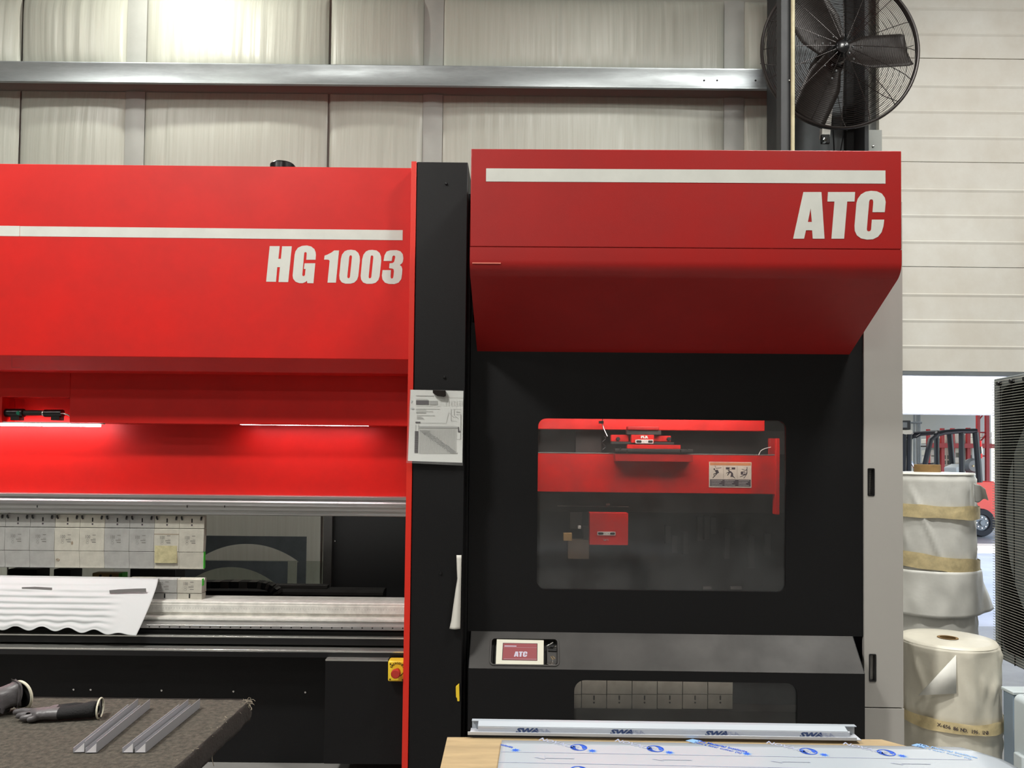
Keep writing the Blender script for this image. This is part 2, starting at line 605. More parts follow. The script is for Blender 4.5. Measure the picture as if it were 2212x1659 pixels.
# door jamb + sectional door
MB().box(Xp(1871, 280, 7.05), Xp(1900, 280, 7.05), 7.0, 7.19, 0, 4.6).build('trim_1', M['tape'], bevel=.004, kind='structure')
p = P(1886, 317, 7.0)
MB().lathe([(0, -.008), (.008, -.006), (.012, 0)], (p.x, 6.998, p.z), 'y', 10).build('jamb_bolt', M['chrome'], label='small shiny bolt head on the pale door jamb', cat='bolt')
dx0, dx1 = Xp(1899, 300, 7.1), 7.5
door = empty('door_1', ((dx0 + dx1) / 2, 7.15, door_bot), kind='structure')
sec = [Zp(2080, q, 7.1) for q in (803, 577, 350.5, 126.5)]
hs = sec[1] - sec[0]
zs = sec + [sec[-1] + hs, sec[-1] + 2 * hs, sec[-1] + 3 * hs]
for i in range(5):
    z0, z1 = zs[i] + .004, zs[i + 1] - .004
    hh = (z1 - z0)
    pf = [(7.16, z0), (7.10, z0), (7.10, z0 + .02)]
    for k in (1, 2, 3):
        zc = z0 + hh * k / 4 - .01
        pf += [(7.10, zc - .026), (7.0935, zc - .006), (7.0935, zc - .001), (7.1, zc + .008)]
    pf += [(7.10, z1), (7.16, z1)]
    MB().prism_x(pf, dx0, dx1).build('door_section', M['door'], door, smooth=False)
MB().box(dx0, dx1, 7.09, 7.17, door_bot - .035, door_bot).build('bottom_seal', M['slate'], door, label='dark rubber bottom seal')
MB().box(7.5, 7.7, 7.0, 7.19, 0, 4.6).build('trim_2', M['tape'], kind='structure')

# ================================================================== OUTSIDE THE DOOR
MB().box(-12, 14, yard_y, 14.2, -.11, -.004).build('yard_pavement', M['yard'], kind='structure')
MB().box(-2, 16, 14.2, 27, -.11, -.002).build('far_floor', M['floor'], kind='structure')
MB().box(-2, 16, 26.0, 26.2, 0, 7).build('wall_far', M['backwall'], kind='structure')
MB().box(-2, 16, 13.2, 26.2, 4.6, 4.7).build('ceiling_far', M['ceil'], kind='structure')
fz0, fz1 = Zp(2045, 895, 13), Zp(2045, 740, 13)
fa = empty('entrance_fascia', (7, 13, fz0), label='bright sunlit white fascia over the far building opening, seen under the door', cat='fascia')
MB().box(-2, 16, 13.0, 13.2, fz0 + .12, fz1 + 3).build('fascia_board', M['fascia'], fa)
MB().box(-2, 16, 12.96, 13.2, fz0, fz0 + .11).build('lower_trim', M['fascia'], fa, bevel=.01)
lamp('far_bay_light_a', 'AREA', (7, 18, 4.4), 150, (1, .97, .92), 3, 3)
lamp('far_bay_light_b', 'AREA', (11, 22, 4.4), 150, (1, .97, .92), 3, 3)

# storage rack at Y ~ 21
RY = 21.0


def rbox(px0, py0, px1, py1, Y, dy=.5):
    mx, my = (px0 + px1) / 2, (py0 + py1) / 2
    return (Xp(px0, my, Y), Xp(px1, my, Y), Y, Y + dy, Zp(mx, py1, Y), Zp(mx, py0, Y))


rk = empty('pallet_rack', (Xp(2070, 1000, RY), RY, 0), label='red steel pallet rack along the far wall behind the forklift', cat='rack')
for a, b, top in ((2034, 2041, 925), (2056, 2063, 925), (2090, 2097, 924), (2004, 2010, 927)):
    x0, x1, y0, y1, _, z1 = rbox(a, top, b, 1150, RY, .08)
    MB().box(x0, x1, y0, y1, 0, z1).build('upright', M['rackred'], rk)
for a, b in ((2112, 2118), (2131, 2138)):
    x0, x1, y0, y1, _, z1 = rbox(a, 897, b, 1150, RY - .1, .08)
    MB().box(x0, x1, y0, y1, 0, z1 + .6).build('upright', M['rackred'], rk)
x0, x1 = Xp(2115, 950, RY - .1), Xp(2134, 950, RY - .1)
for k in range(5):
    z = Zp(2120, 985, RY) + k * .32
    MB().tube([(x0, RY - .06, z), (x1, RY - .06, z + (.3 if k % 2 else 0))], .02, 6).build('brace', M['rackred'], rk)
for a, b, c0, c1 in ((2008, 2200, 958, 968), (2008, 2200, 1082, 1092)):
    x0, x1, y0, y1, z0, z1 = rbox(a, c0, b, c1, RY - .08, .08)
    MB().box(x0, x1, y0, y1, z0, z1).build('beam', M['rackred'], rk)
for c1_ in (958, 1082):
    x0, x1, y0, y1, z0, z1 = rbox(2008, c1_, 2200, c1_ + 3, RY + .12, .6)
    MB().box(x0, x1, RY - .02, RY + .7, z1 - .10, z1 - .07).build('shelf_deck', M['darkmetal'], rk)
cart = [(2010, 948, 2026, 958, 'small white carton on the left of the red rack beam'), (2028, 946, 2034, 958, 'narrow white carton left of the first red upright'),
        (2042, 938, 2056, 958, 'tall white carton between two red uprights on the rack beam'), (2064, 937, 2071, 958, 'narrow white carton behind the forklift roof pillar'),
        (2083, 938, 2090, 958, 'thin carton right of the forklift middle pillar'), (2011, 972, 2029, 984, 'white carton below the rack beam at its left end'),
        (2012, 986, 2030, 999, 'white carton low on the rack just right of the steering column'), (2033, 967, 2057, 1005, 'tall pale carton with dark printed windows under the rack beam'),
        (2063, 988, 2072, 1000, 'small pale carton stacked beside the red upright, upper one'), (2063, 1001, 2072, 1014, 'small pale carton stacked beside the red upright, lower one'),
        (2086, 967, 2101, 1003, 'yellowish carton with a dark label seen between the forklift pillars'), (2120, 933, 2143, 945, 'grey topped carton on the right rack bay, upper one'),
        (2119, 946, 2143, 959, 'white carton on the right rack bay directly on the beam'), (2063, 968, 2071, 978, 'small brown grey carton high beside the red upright'),
        (2030, 1006, 2056, 1018, 'flat pale carton under the printed carton')]
for px0, py0, px1, py1, lb in cart:
    b = rbox(px0, py0, px1, py1, RY + .12, .5)
    e = empty('carton', ((b[0] + b[1]) / 2, b[2] + .2, b[4]), label=lb, cat='carton', group='cartons on the far red rack')
    MB().box(*b).build('carton_body', M['box'], e, bevel=.01)
    yy = b[2] - .004
    w_, h_ = b[1] - b[0], b[5] - b[4]
    if px0 == 2033:
        for r_ in range(2):
            for q in range(2):
                MB().box(b[0] + w_ * (.08 + .47 * q), b[0] + w_ * (.42 + .5 * q), yy, yy + .01, b[4] + h_ * (.05 + .3 * r_), b[4] + h_ * (.27 + .3 * r_)).build('print_block', M['boxlabel'], e)
    elif w_ > .12:
        MB().box(b[0] + w_ * .15, b[0] + w_ * .85, yy, yy + .01, b[4] + h_ * .3, b[4] + h_ * .55).build('print_block', M['boxlabel'] if px0 == 2086 else M['inkmid'], e)
b = rbox(1940, 908, 1968, 928, 19.0, .3)
e = empty('equipment_box', ((b[0] + b[1]) / 2, b[2], 0), label='dark grey box on a stand at the left of the far building', cat='equipment')
MB().box(*b).build('case', M['slate2'], e, bevel=.02)
MB().box(b[0] + .1, b[1] - .1, b[2] - .01, b[2] + .02, b[4] + .05, b[5] - .05).build('front_panel', M['slate'], e)
b2 = rbox(1945, 929, 1972, 946, 19.0, .5)
MB().box(b2[0], b2[1], b2[2], b2[3], 0, b2[5]).build('stand', M['box'], e, bevel=.02)
e = empty('pipe_frame', (Xp(1980, 920, 20), 20, 0), label='grey pipe frame against the far wall left of the red rack', cat='frame')
for px in (1975, 1982, 1986):
    x = Xp(px, 930, 20.)
    MB().tube([(x, 20, 0), (x, 20, 4.2)], .03, 8).build('upright_pipe', M['slate'], e)
z = Zp(1980, 913, 20)
MB().tube([(Xp(1966, 913, 20), 19.98, z), (Xp(1990, 913, 20), 19.98, z)], .03, 8).build('cross_pipe', M['slate'], e)

# forklift
FY = 15.9
fk = empty('forklift', (Xp(2080, 1148, FY), FY + .5, 0), label='red forklift with black overhead guard parked in the far building', cat='forklift')


def fpt(px, py, dy=0.):
    p = P(px, py, FY)
    return (p.x, FY + dy, p.z)


def fbar(pts, name, r=.05, m='forkblack', dys=(0., .95)):
    for dy in dys:
        MB().tube([fpt(a, b, dy) for a, b in pts], r, 8).build(name, M[m], fk)


fbar([(2116, 1042), (2113, 1000), (2107, 934)], 'rear_pillar', .06)
fbar([(2078, 1046), (2077, 935)], 'middle_pillar', .055)
fbar([(1990, 1060), (1999, 1000), (2010, 950), (2026, 936)], 'front_pillar', .055)
fbar([(2016, 941), (2040, 934), (2070, 931.5), (2109, 931)], 'roof_rail', .05)
for i in range(7):
    px = 2026 + i * 13.5
    a, b = fpt(px, 932, 0), fpt(px, 932, .95)
    MB().tube([a, b], .025, 6).build('roof_slat', M['forkblack'], fk)
# mast
for dy in (.1, .8):
    for px in (1954, 1966):
        a = fpt(px, 1148, dy); b = fpt(px + 4, 938, dy)
        MB().tube([(a[0], a[1], .15), b], .05, 6).build('mast_rail', M['forkblack'], fk)
for py in (940, 975, 1010, 1050):
    a, b = fpt(1956, py, .1), fpt(1969, py, .8)
    MB().tube([a, b], .035, 6).build('mast_crossbar', M['forkblack'], fk)
MB().tube([fpt(1962, 1100, .45), fpt(1964, 940, .45)], .045, 8).build('lift_cylinder', M['chrome'], fk)
MB().tube([fpt(1992, 1010, .3), fpt(1975, 985, .3)], .03, 8).build('tilt_cylinder', M['chrome'], fk)
MB().tube([fpt(1958, 945, .2), fpt(1990, 944, .2), fpt(2000, 938, .2)], .02, 6).build('hydraulic_hose', M['forkblack'], fk)
# body
bx = [(1985, 1128), (1985, 1070), (2000, 1050), (2056, 1052), (2060, 1040), (2095, 1038), (2150, 1040), (2158, 1060), (2158, 1118), (2150, 1128)]
loop = [(fpt(a, b)[0], fpt(a, b)[2]) for a, b in bx]
MB().plate([loop], FY + .02, FY + 1.0).build('body', M['forkred'], fk, bevel=.03)
loop = [(fpt(a, b)[0], fpt(a, b)[2]) for a, b in [(2060, 1052), (2062, 1030), (2100, 1026), (2108, 1040), (2108, 1052)]]
MB().plate([loop], FY + .2, FY + .8).build('seat_base', M['forkblack'], fk, bevel=.02)
p = fpt(2131, 1007)
MB().lathe([(0, -.1), (.12, -.08), (.165, 0), (.15, .1), (0, .12)], (p[0], FY + .5, p[2]), 'y', 20).build('gas_cylinder', M['seatgrey'], fk)
for q in (2127, 2133):
    p2 = fpt(q, 1007)
    MB().lathe([(0, -.02), (.018, -.015), (.02, .02)], (p2[0], FY + .4, p2[2]), 'y', 8).build('valve_knob', M['mask'], fk)
loop = [(fpt(a, b)[0], fpt(a, b)[2]) for a, b in [(2082, 1010), (2100, 1002), (2103, 1040), (2084, 1040)]]
MB().plate([loop], FY + .3, FY + .75).build('seat_back', M['palegrey'], fk, bevel=.02)
MB().tube([fpt(2030, 1050, .4), fpt(2022, 1005, .4)], .03, 8).build('steering_column', M['forkblack'], fk)
p = fpt(2021, 1002)
MB().lathe([(.15, -.012), (.165, 0), (.15, .012), (.135, 0), (.15, -.012)], (p[0], FY + .4, p[2]), 'z', 24).build('steering_wheel', M['forkblack'], fk)
p = fpt(2118, 975)
MB().tube([fpt(2117, 952, 0), fpt(2119, 990, 0)], .03, 8).build('tail_lamp', M['lampred'], fk)
MB().tube([fpt(2117.5, 965, -.03), fpt(2118.5, 980, -.03)], .02, 8).build('lamp_lens', M['chrome'], fk)
for px, r_ in ((2119, .29), (2006, .34)):
    p = fpt(px, 1120)
    for dy in (-.05, .85):
        w_ = MB().lathe([(r_ * .55, .02), (r_ * .6, 0), (r_ * .92, 0), (r_, .04), (r_, .18), (r_ * .92, .22), (r_ * .55, .22)], (p[0], FY + dy, r_), 'y', 28).build('wheel', M['tyre'], fk)
        MB().lathe([(0, -.02), (r_ * .18, -.02), (r_ * .2, .03), (r_ * .56, .04), (r_ * .56, .1)], (p[0], FY + dy, r_), 'y', 20).build('hub', M['seatgrey'], w_)
        for k in range(8):
            a = k * math.pi / 4
            MB().lathe([(0, -.01), (.014, -.01), (.014, .03)], (p[0] + r_ * .38 * math.cos(a), FY + dy + .02, r_ + r_ * .38 * math.sin(a)), 'y', 6).build('wheel_nut', M['chrome'], w_)

# ================================================================== PRESS BRAKE
XL = -3.75


def zh(py, Y, px=435):
    return Zp(px, py, Y)


PR = empty('press_brake', (-2.0, 4.2, 0), label='large red press brake with a white stripe and white letters, left of the black column', cat='press')
xR = Xp(886, 560, 3.70)
y_up = 3.70
z_top = zh(358, y_up)
# upper cover with chamfered foot
MB().prism_x([(y_up, z_top), (y_up, zh(772, y_up)), (3.775, zh(803, 3.775)), (3.93, zh(803, 3.775) + .002), (5.6, zh(803, 3.775) + .05), (5.6, z_top)], XL, xR).build('upper_cover', M['red'], PR, bevel=.004)
# stripe
s0 = P(-900, 478.5, y_up); s1 = P(870, 497, y_up)
zs0, zs1 = zh(492.3, y_up), zh(514.5, y_up)
e_ = MB()
e_.box(XL + .05, P(43, 500, y_up).x - .0008, y_up - .0012, y_up + .001, zs1, zs0)
e_.build('stripe', M['white'], PR)
MB().box(P(43, 500, y_up).x + .0008, s1.x, y_up - .0012, y_up + .001, zs1, zs0 - .001).build('stripe', M['white'], PR)
G = {}
G['H'] = [[(148, 337), (288, 337), (270, 515), (306, 515), (322, 339), (458, 339), (408, 842), (272, 842), (292, 632), (254, 632), (236, 838), (98, 836)]]
G['G'] = [[(662, 528), (668, 440), (664, 425), (650, 420), (636, 426), (632, 440), (606, 735), (608, 750), (622, 760), (638, 752), (644, 738), (652, 658), (628, 658), (638, 578), (788, 578), (762, 858), (676, 856), (672, 822), (650, 842), (610, 858), (560, 856), (510, 836), (478, 796), (470, 750), (498, 460), (510, 410), (545, 360), (600, 334), (670, 328), (730, 342), (775, 378), (792, 420), (797, 460), (792, 528)]]
G['1'] = [[(1054, 398), (1122, 398), (1078, 850), (960, 850), (990, 545), (980, 530), (955, 526), (912, 526), (920, 470), (960, 456), (1010, 430)]]
G['0'] = [[(1290, 388), (1350, 396), (1392, 430), (1412, 480), (1415, 540), (1392, 760), (1375, 810), (1335, 850), (1285, 864), (1210, 864), (1160, 845), (1132, 805), (1126, 750), (1148, 520), (1165, 455), (1200, 410), (1240, 392)],
          [(1285, 465), (1300, 472), (1304, 490), (1276, 765), (1270, 782), (1255, 789), (1242, 782), (1238, 765), (1266, 490), (1272, 472)]]
G['0b'] = [[(a + 300, b + 2) for a, b in l] for l in G['0']]
G['3'] = [[(1748, 545), (1760, 470), (1790, 415), (1840, 396), (1930, 394), (1985, 410), (2018, 450), (2026, 510), (2018, 560), (2000, 585), (1976, 602), (2000, 622), (2012, 660), (2008, 730), (1996, 800), (1960, 848), (1900, 870), (1820, 868), (1765, 848), (1732, 805), (1724, 750), (1734, 674), (1852, 674), (1846, 760), (1850, 785), (1865, 795), (1880, 785), (1886, 765), (1894, 690), (1888, 662), (1868, 652), (1826, 648), (1832, 578), (1870, 576), (1895, 560), (1904, 530), (1912, 495), (1908, 475), (1892, 468), (1876, 476), (1870, 495), (1864, 545)]]
for k, loops in G.items():
    ll = []
    for l in loops:
        q = [P(560 + a / 6.506, 480 + b / 6.506, y_up) for a, b in l]
        ll.append([(p.x, p.z) for p in q])
    MB().plate(ll, y_up - .0012, y_up + .0005).build('letter', M['white'], PR, smooth=False)
# black cap on top
p = P(611, 358, 3.95)
MB().lathe([(.064, -.02), (.064, .098), (.057, .106), (.03, .109), (0, .110)], (p.x, 3.95, z_top), 'z', 24).build('breather_cap', M['blackgloss'], PR)
# mid cover (with the holder recess at its left end)
y_mid = 3.93
zmt, zmb = zh(806, 3.775), zh(916, y_mid)
xn = Xp(150, 890, y_mid)
zn = Zp(76, 858, y_mid)
MB().box(xn, xR - .004, y_mid, 5.0, zmb, zmt + .02).build('middle_cover', M['red'], PR, bevel=.003)
MB().box(XL, xn, y_mid, 5.0, zn, zmt + .02).build('middle_cover', M['red'], PR, bevel=.003)
MB().box(XL, Xp(4, 890, y_mid), y_mid, 5.0, zmb, zn).build('middle_cover', M['red'], PR)
MB().box(XL, xn, 4.03, 5.0, zmb, zn).build('recess_back', M['red'], PR)
def chp(px, py, o=.0012):
    Y = 3.70 + .075 * (py - 767.5) / 31 - o
    return tuple(P(px, py, Y))


ho = MB()
for a_, b_, c_, d_ in ((25, 771, 48, 772), (25, 793, 48, 794), (25, 771, 26, 794), (47, 771, 48, 794)):
    ho.add([chp(a_, b_), chp(c_, b_), chp(c_, d_), chp(a_, d_)], [(0, 1, 2, 3)])
ho.build('hatch_outline', M['hood'], PR, smooth=False, kind='stuff')
# ram cover
y_ram = 4.06
zrb = zh(1071, y_ram)
MB().box(XL, xR - .004, y_ram, 4.3, zrb, zmb + .03).build('ram_cover', M['red'], PR, bevel=.002)
# small hatch outline on chamfer
# LED strips under the middle cover
for (a, b, hz) in ((-330, 216, None), (519, 796, None)):
    xa, xb = Xp(a, 916, 3.95), Xp(b, 916, 3.95)
    zc = Zp((a + b) / 2, 916, 3.95)
    st = MB().box(xa - .02, xb + .02, 3.937, 3.965, zc + .006, zmb + .002).build('light_strip_housing', M['grey'], PR, bevel=.002)
    MB().box(xa, xb, 3.939, 3.963, zc - .007, zc + .006).build('light_tube', M['led'], st, bevel=.003)
# sensor held in the recess
yc = 3.965
e = empty('laser_pointer', (Xp(80, 893, yc), yc, Zp(80, 893, yc)), label='black cylindrical laser unit with green lens lying in the recess above the light strip', cat='laser')


def cyl(mb, pxa, pxb, py, r, Y=yc, py2=None, n=20):
    a = P(pxa, py, Y); b = P(pxb, py2 or py, Y)
    return mb.tube([(a.x, Y, a.z), (b.x, Y, b.z)], r, n)


cyl(MB(), 11, 52, 892, .022).build('front_barrel', M['blackgloss'], e, bevel=.002)
cyl(MB(), 52, 97, 892, .014).build('middle_barrel', M['charcoal'], e)
cyl(MB(), 97, 136, 893, .020).build('rear_barrel', M['blackgloss'], e, bevel=.002)
cyl(MB(), 94, 101, 893, .017).build('collar', M['silverline'], e)
p = P(39, 892, yc - .02)
MB().lathe([(0, -.006), (.008, -.004), (.012, .002)], (p.x, yc - .02, p.z), 'y', 14).build('green_lens', M['green'], e)
for px in (35, 122):
    x0, x1 = Xp(px - 9, 900, yc), Xp(px + 9, 900, yc)
    MB().box(x0, x1, yc - .012, yc + .03, Zp(px, 908, yc), Zp(px, 898, yc)).build('foot', M['charcoal'], e)
MB().tube([P(124, 893, yc - .01), P(137, 893, yc - .02), P(147, 896, yc - .02), P(153, 900, yc - .02)], .004, 8).build('cable', M['chrome'], e)
MB().lathe([(0, -.006), (.006, -.004), (.008, .006)], tuple(P(153, 900, yc - .02)), 'y', 10).build('connector', M['blackgloss'], e)

# upper clamp rail (aluminium extrusion)
yr = 4.0
zz = lambda q, Y=yr: zh(q, Y)
pf = [(4.1, zz(1069)), (yr, zz(1069.5)), (yr - .004, zz(1070.5)), (yr - .004, zz(1076)), (yr + .006, zz(1077.5)), (yr + .006, zz(1079)), (yr - .010, zz(1081)), (yr - .016, zz(1084)), (yr - .016, zz(1087)), (yr - .006, zz(1090)), (yr + .0, zz(1092)), (yr + .0, zz(1101)), (yr + .012, zz(1102.5)), (yr + .012, zz(1107)), (yr - .008, zz(1108.5)), (yr - .008, zz(1111)), (yr + .02, zz(1113)), (4.1, zz(1113))]
xRr = Xp(878, 1090, yr)
MB().prism_x(pf, XL, xRr).build('upper_clamp_rail', M['alu'], PR, angle=20)
for px in (80, 404, 485):
    p = P(px, 1094, yr - .002)
    MB().box(p.x - .002, p.x + .002, yr - .002, yr + .002, p.z - .006, p.z + .006).build('rail_mark', M['dark'], PR)

# interior walls seen through the daylight gap
ygi = 4.0
zi0, zi1 = zh(1310, 4.0), zh(1100, 4.0)
x706, x720 = Xp(706, 1190, 4.95), Xp(721, 1190, 4.9)
MB().box(x720 + .0, xR + .01, 4.9, 5.0, .3, zi1 + .5).build('inner_side_panel', M['dark'], PR)
MB().box(x706, x720, 4.85, 4.95, .3, zi1 + .5).build('inner_post', M['darkmetal'], PR, bevel=.003)
MB().box(xR - .01, xR + .01, 3.95, 5.0, .1, zi1 + .6).build('inner_side_panel', M['dark'], PR)
p = P(722, 1169, 4.89)
MB().lathe([(0, -.004), (.006, -.003), (.007, .002)], (p.x, 4.899, p.z), 'y', 8).build('screw', M['chrome'], PR)
MB().box(XL, xR, 4.2, 5.6, zh(1105, 4.2), zmb).build('rear_upper_housing', M['dark'], PR)

# back gauge beam
yb = 4.55
bt, bb = Zp(640, 1279, yb), Zp(640, 1302, yb)
xe = Xp(827, 1290, yb)
bgm = empty('back_gauge', (Xp(640, 1290, yb), yb, bb), label='dark back gauge beam lying behind the dies in the press gap', cat='gauge')
MB().prism_x([(yb + .12, bt + .012), (yb + .05, bt + .012), (yb, bt), (yb, bt - .016), (yb + .01, bt - .022), (yb + .01, bb - .1), (yb + .12, bb - .1)], XL + .3, xe).build('beam', M['darkmetal'], bgm)
MB().box(Xp(437, 1275, yb) - 1.5, xe - .34, yb + .05, yb + .10, bt + .012, bt + .034).build('upper_beam', M['darkmetal'], bgm, bevel=.003)
for px in (797, 813):
    p = P(px, 1296, yb)
    MB().lathe([(0, -.002), (.006, -.002), (.006, .003)], (p.x, yb + .008, p.z), 'y', 8).build('screw', M['dark'], bgm)
lamp('rear_fill_light', 'AREA', (-1.3, 4.45, zi1 - .03), 5, (1, .98, .93), 1.6, .08, rot=(D(62), 0, 0))  # unseen fill light, added to brighten the arches behind the gap
# small support blocks visible below the punches
for px0, px1 in ((16, 80), (115, 152), (280, 380)):
    q = P(px0, 1262, 4.62), P(px1, 1230, 4.62)
    MB().box(q[0].x, q[1].x, 4.62, 4.75, q[0].z - .05, q[1].z).build('support_block', M['dark'], bgm, bevel=.004)
q0, q1 = P(199, 1252, 4.3), P(257, 1238.5, 4.3)
gb = empty('gauge_finger', ((q0.x + q1.x) / 2, 4.3, q0.z), label='tan gauge finger block with two holes peeking over the foam sheet', cat='gauge finger')
MB().box(q0.x, q1.x, 4.3, 4.36, q0.z - .05, q1.z).build('block', M['gold'], gb, bevel=.002)
q2 = P(264, 1240, 4.3)
MB().box(q1.x, q2.x, 4.3, 4.36, q0.z - .05, q1.z).build('green_end', M['greenedge'], gb)
for px in (217, 239):
    p = P(px, 1244, 4.3)
    MB().lathe([(0, -.001), (.0075, -.001), (.0075, .003)], (p.x, 4.299, p.z), 'y', 12).build('hole', M['dark'], gb)
# cable chain
ych = 4.5
pts = [P(-200, 1262, ych), P(441, 1262, ych), P(500, 1261.5, ych), P(560, 1262, ych), P(578, 1265, ych), P(590, 1270, ych), P(598, 1277, ych), P(602, 1288, ych)]
ch = empty('cable_chain', tuple(P(520, 1265, ych)), label='black segmented cable chain curving down behind the dies', cat='cable chain')
dense = []
for i in range(len(pts) - 1):
    n = max(2, int((pts[i + 1] - pts[i]).length / .045))
    for k in range(n):
        dense.append(pts[i].lerp(pts[i + 1], k / n))
for i in range(len(dense) - 1):
    a, b = dense[i], dense[i + 1]
    t = (b - a); L = t.length
    ang = math.atan2(t.z, t.x)
    mm = Matrix.Translation((a + b) / 2) @ Matrix.Rotation(-ang, 4, 'Y')
    l = MB().box(-L * .46, L * .46, -.04, .04, -.019, .019)
    l.v = [tuple(mm @ Vector(v)) for v in l.v]
    l.build('chain_link', M['blackgloss'] if i % 2 else M['charcoal'], ch)
# arched plates standing in for reflections in the rear guard
for (px0, px1, pt, pb, ax, ay, ar, Y, lb) in ((380, 662, 1158, 1213, 535, 1175, 112, 5.9, 'blue grey wide arched reflection built as a plate, upper one behind the press'),
                                             (330, 621, 1212, 1270, 500, 1225, 108, 5.7, 'blue grey arched reflection built as a plate, lower one behind the press')):
    x0, x1, z1, z0 = Xp(px0, pt, Y), Xp(px1, pt, Y), Zp(540, pt, Y), Zp(540, pb, Y)
    pts2 = [(x1, z1), (x0, z1), (x0, z0)]
    top = Zp(ax, ay, Y); cxw = Xp(ax, ay, Y); hw = Xp(ax + ar, ay, Y) - cxw
    for k in range(25):
        u = -1 + 2 * k / 24
        xx = cxw + u * hw
        zz_ = z0 + (top - z0) * (1 - abs(u) ** 2.1)
        if xx > x0 + .005 and xx < x1 - .005:
            pts2.append((xx, zz_))
    lg = Xp(px1 - 20, pb, Y)
    pts2 += [(lg, z0 - .001), (lg, .0), (x1, .0)]
    MB().plate([pts2], Y, Y + .01).build('arched_reflection', M['archplate'], label=lb, cat='plate')
MB().box(Xp(330, 1250, 5.95), Xp(720, 1250, 5.95), 5.95, 6.0, 0, Zp(600, 1213, 5.95)).build('rear_guard_sheet', M['rearglass'], label='clear rear guard sheet standing behind the press gap', cat='guard')
MB().box(XL, xR, 5.4, 5.6, 0, .45).build('rear_base', M['dark'], PR)

# lower bed -----------------------------------------------------------------
ytb = 3.96
zd = zh(1301.5, 3.95, 650)
X2 = Xp(874, 1340, 3.75)
dq = lambda q, Y: (Y, zh(q, Y, 650))
pf = [(4.12, zh(1362, 3.92, 650)), (4.12, zd), (3.95, zd), (3.945, zd - .004), dq(1308, 3.945), dq(1309, 3.94), dq(1325, 3.94), dq(1326, 3.95), dq(1331.5, 3.95), dq(1335, 3.90), dq(1337, 3.885), dq(1341, 3.885), dq(1342, 3.893), dq(1347, 3.893), dq(1348.5, 3.92), dq(1362, 3.92)]
MB().prism_x(pf, XL, X2).build('die_rail', M['alu2'], PR, angle=20)
zf0, zf1 = zh(1352.5, 3.80, 650), zh(1360, 3.80, 650)
hr = MB().box(XL, X2, 3.80, 3.92, zf1, zf0).build('hole_strip', M['alu'], PR, bevel=.0015)
for k in range(-8, 26):
    p = P(432 + (k) * 21.9, 1354.6 + k * .13, 3.80)
    if p.x < X2 and p.x > XL + .2:
        MB().lathe([(0, -.0008), (.0036, -.0008), (.0036, .002)], (p.x, 3.8, p.z), 'y', 8).build('strip_hole', M['dark'], hr)
# ruler marks on die rail
mk = MB()
for k in range(-4, 95):
    p = P(330 + k * 5.8, 1313 + k * .05, 3.94)
    hh = .006 if k % 5 else .011
    if p.x < X2 - .02:
        mk.box(p.x - .0006, p.x + .0006, 3.9392, 3.941, p.z - hh / 2, p.z + hh / 2)
mk.build('ruler_marks', M['ink'], PR, kind='stuff')


def bar(q0, q1, Y, dep, name, m, bev=.002, x1=None):
    return MB().box(XL, x1 or X2 + .01, Y, Y + dep, zh(q1, Y, 435), zh(q0, Y, 435)).build(name, M[m], PR, bevel=bev)


bar(1361, 1376, 3.84, .12, 'bed_bar', 'black')
bar(1373.5, 1376.5, 3.80, .10, 'polished_edge', 'silverline', .0005)
bar(1376.5, 1391, 3.80, .12, 'bed_bar', 'black')
bar(1391, 1403, 3.90, .08, 'bed_groove', 'dark', 0)
bar(1402.5, 1406.3, 3.745, .14, 'polished_edge', 'silverline', .001)
bar(1406.3, 1418, 3.745, .14, 'bed_bar', 'blackgloss')
zs_t, zs_b = zh(1400, 3.92), zh(1645, 3.92)
MB().box(XL, X2 + .01, 3.92, 4.3, zs_b, zh(1395, 3.92)).build('bed_plate', M['black'], PR)
for px, py in ((160, 1489), (197, 1489.5), (350, 1491), (505, 1493), (660, 1495)):
    p = P(px, py, 3.92)
    MB().lathe([(0, -.005), (.005, -.004), (.006, .001)], (p.x, 3.919, p.z), 'y', 10).build('bolt', M['chrome'], PR)
MB().box(XL, X2 + .01, 3.96, 4.4, 0, zs_b + .002).build('plinth', M['alu2'], PR)
# cover box in front of the bed
y_c = 3.70
ca, cb = Xp(701, 1540, y_c), X2 + .01
MB().box(ca, cb, y_c, 3.91, Zp(790, 1651, y_c), Zp(770, 1428, y_c)).build('front_cover', M['black'], PR, bevel=.003)
MB().box(Xp(703, 1426, y_c), Xp(838, 1427, y_c), y_c - .001, 3.80, Zp(770, 1428, y_c), Zp(770, 1425, y_c)).build('cover_top_highlight', M['silverline'], PR)  # lit top face of the cover painted in as a bright strip
# emergency stop
xa, xb = Xp(838, 1450, 3.66), X2 + .005
za, zb_ = Zp(855, 1472, 3.66), Zp(855, 1427, 3.66)
es = empty('emergency_stop', ((xa + xb) / 2, 3.68, za), label='yellow emergency stop box with red push button beside the red column strip', cat='emergency stop')
xbb = xb + .010
MB().box(xa, xbb, 3.655, 3.72, za, zb_).build('box', M['yellow'], es, bevel=.008, seg=3)
p = P(856, 1453, 3.62)
bt_ = MB().lathe([(0, -.03), (.018, -.029), (.0215, -.024), (.0215, -.012), (.012, -.008), (.012, .036)], (p.x, 3.62, p.z), 'y', 24).build('push_button', M['estop'], es)
rg = MB()
rg.lathe([(.026, 0), (.028, -.0015), (.030, 0)], (p.x, 3.6548, p.z), 'y', 32, D(200), D(340))
rg.build('ring_print', M['yellowink'], es)
tx = MB()
word = 'EMERGENCY'
for i, chh in enumerate(word):
    a = D(152 - i * 15.5)
    r_ = .034
    text_mb(tx, chh, .0135, T(p.x + r_ * math.cos(a) * .95, 3.6545, p.z + r_ * math.sin(a)) @ Matrix.Rotation(-(a - math.pi / 2), 4, 'Y'), .0004)
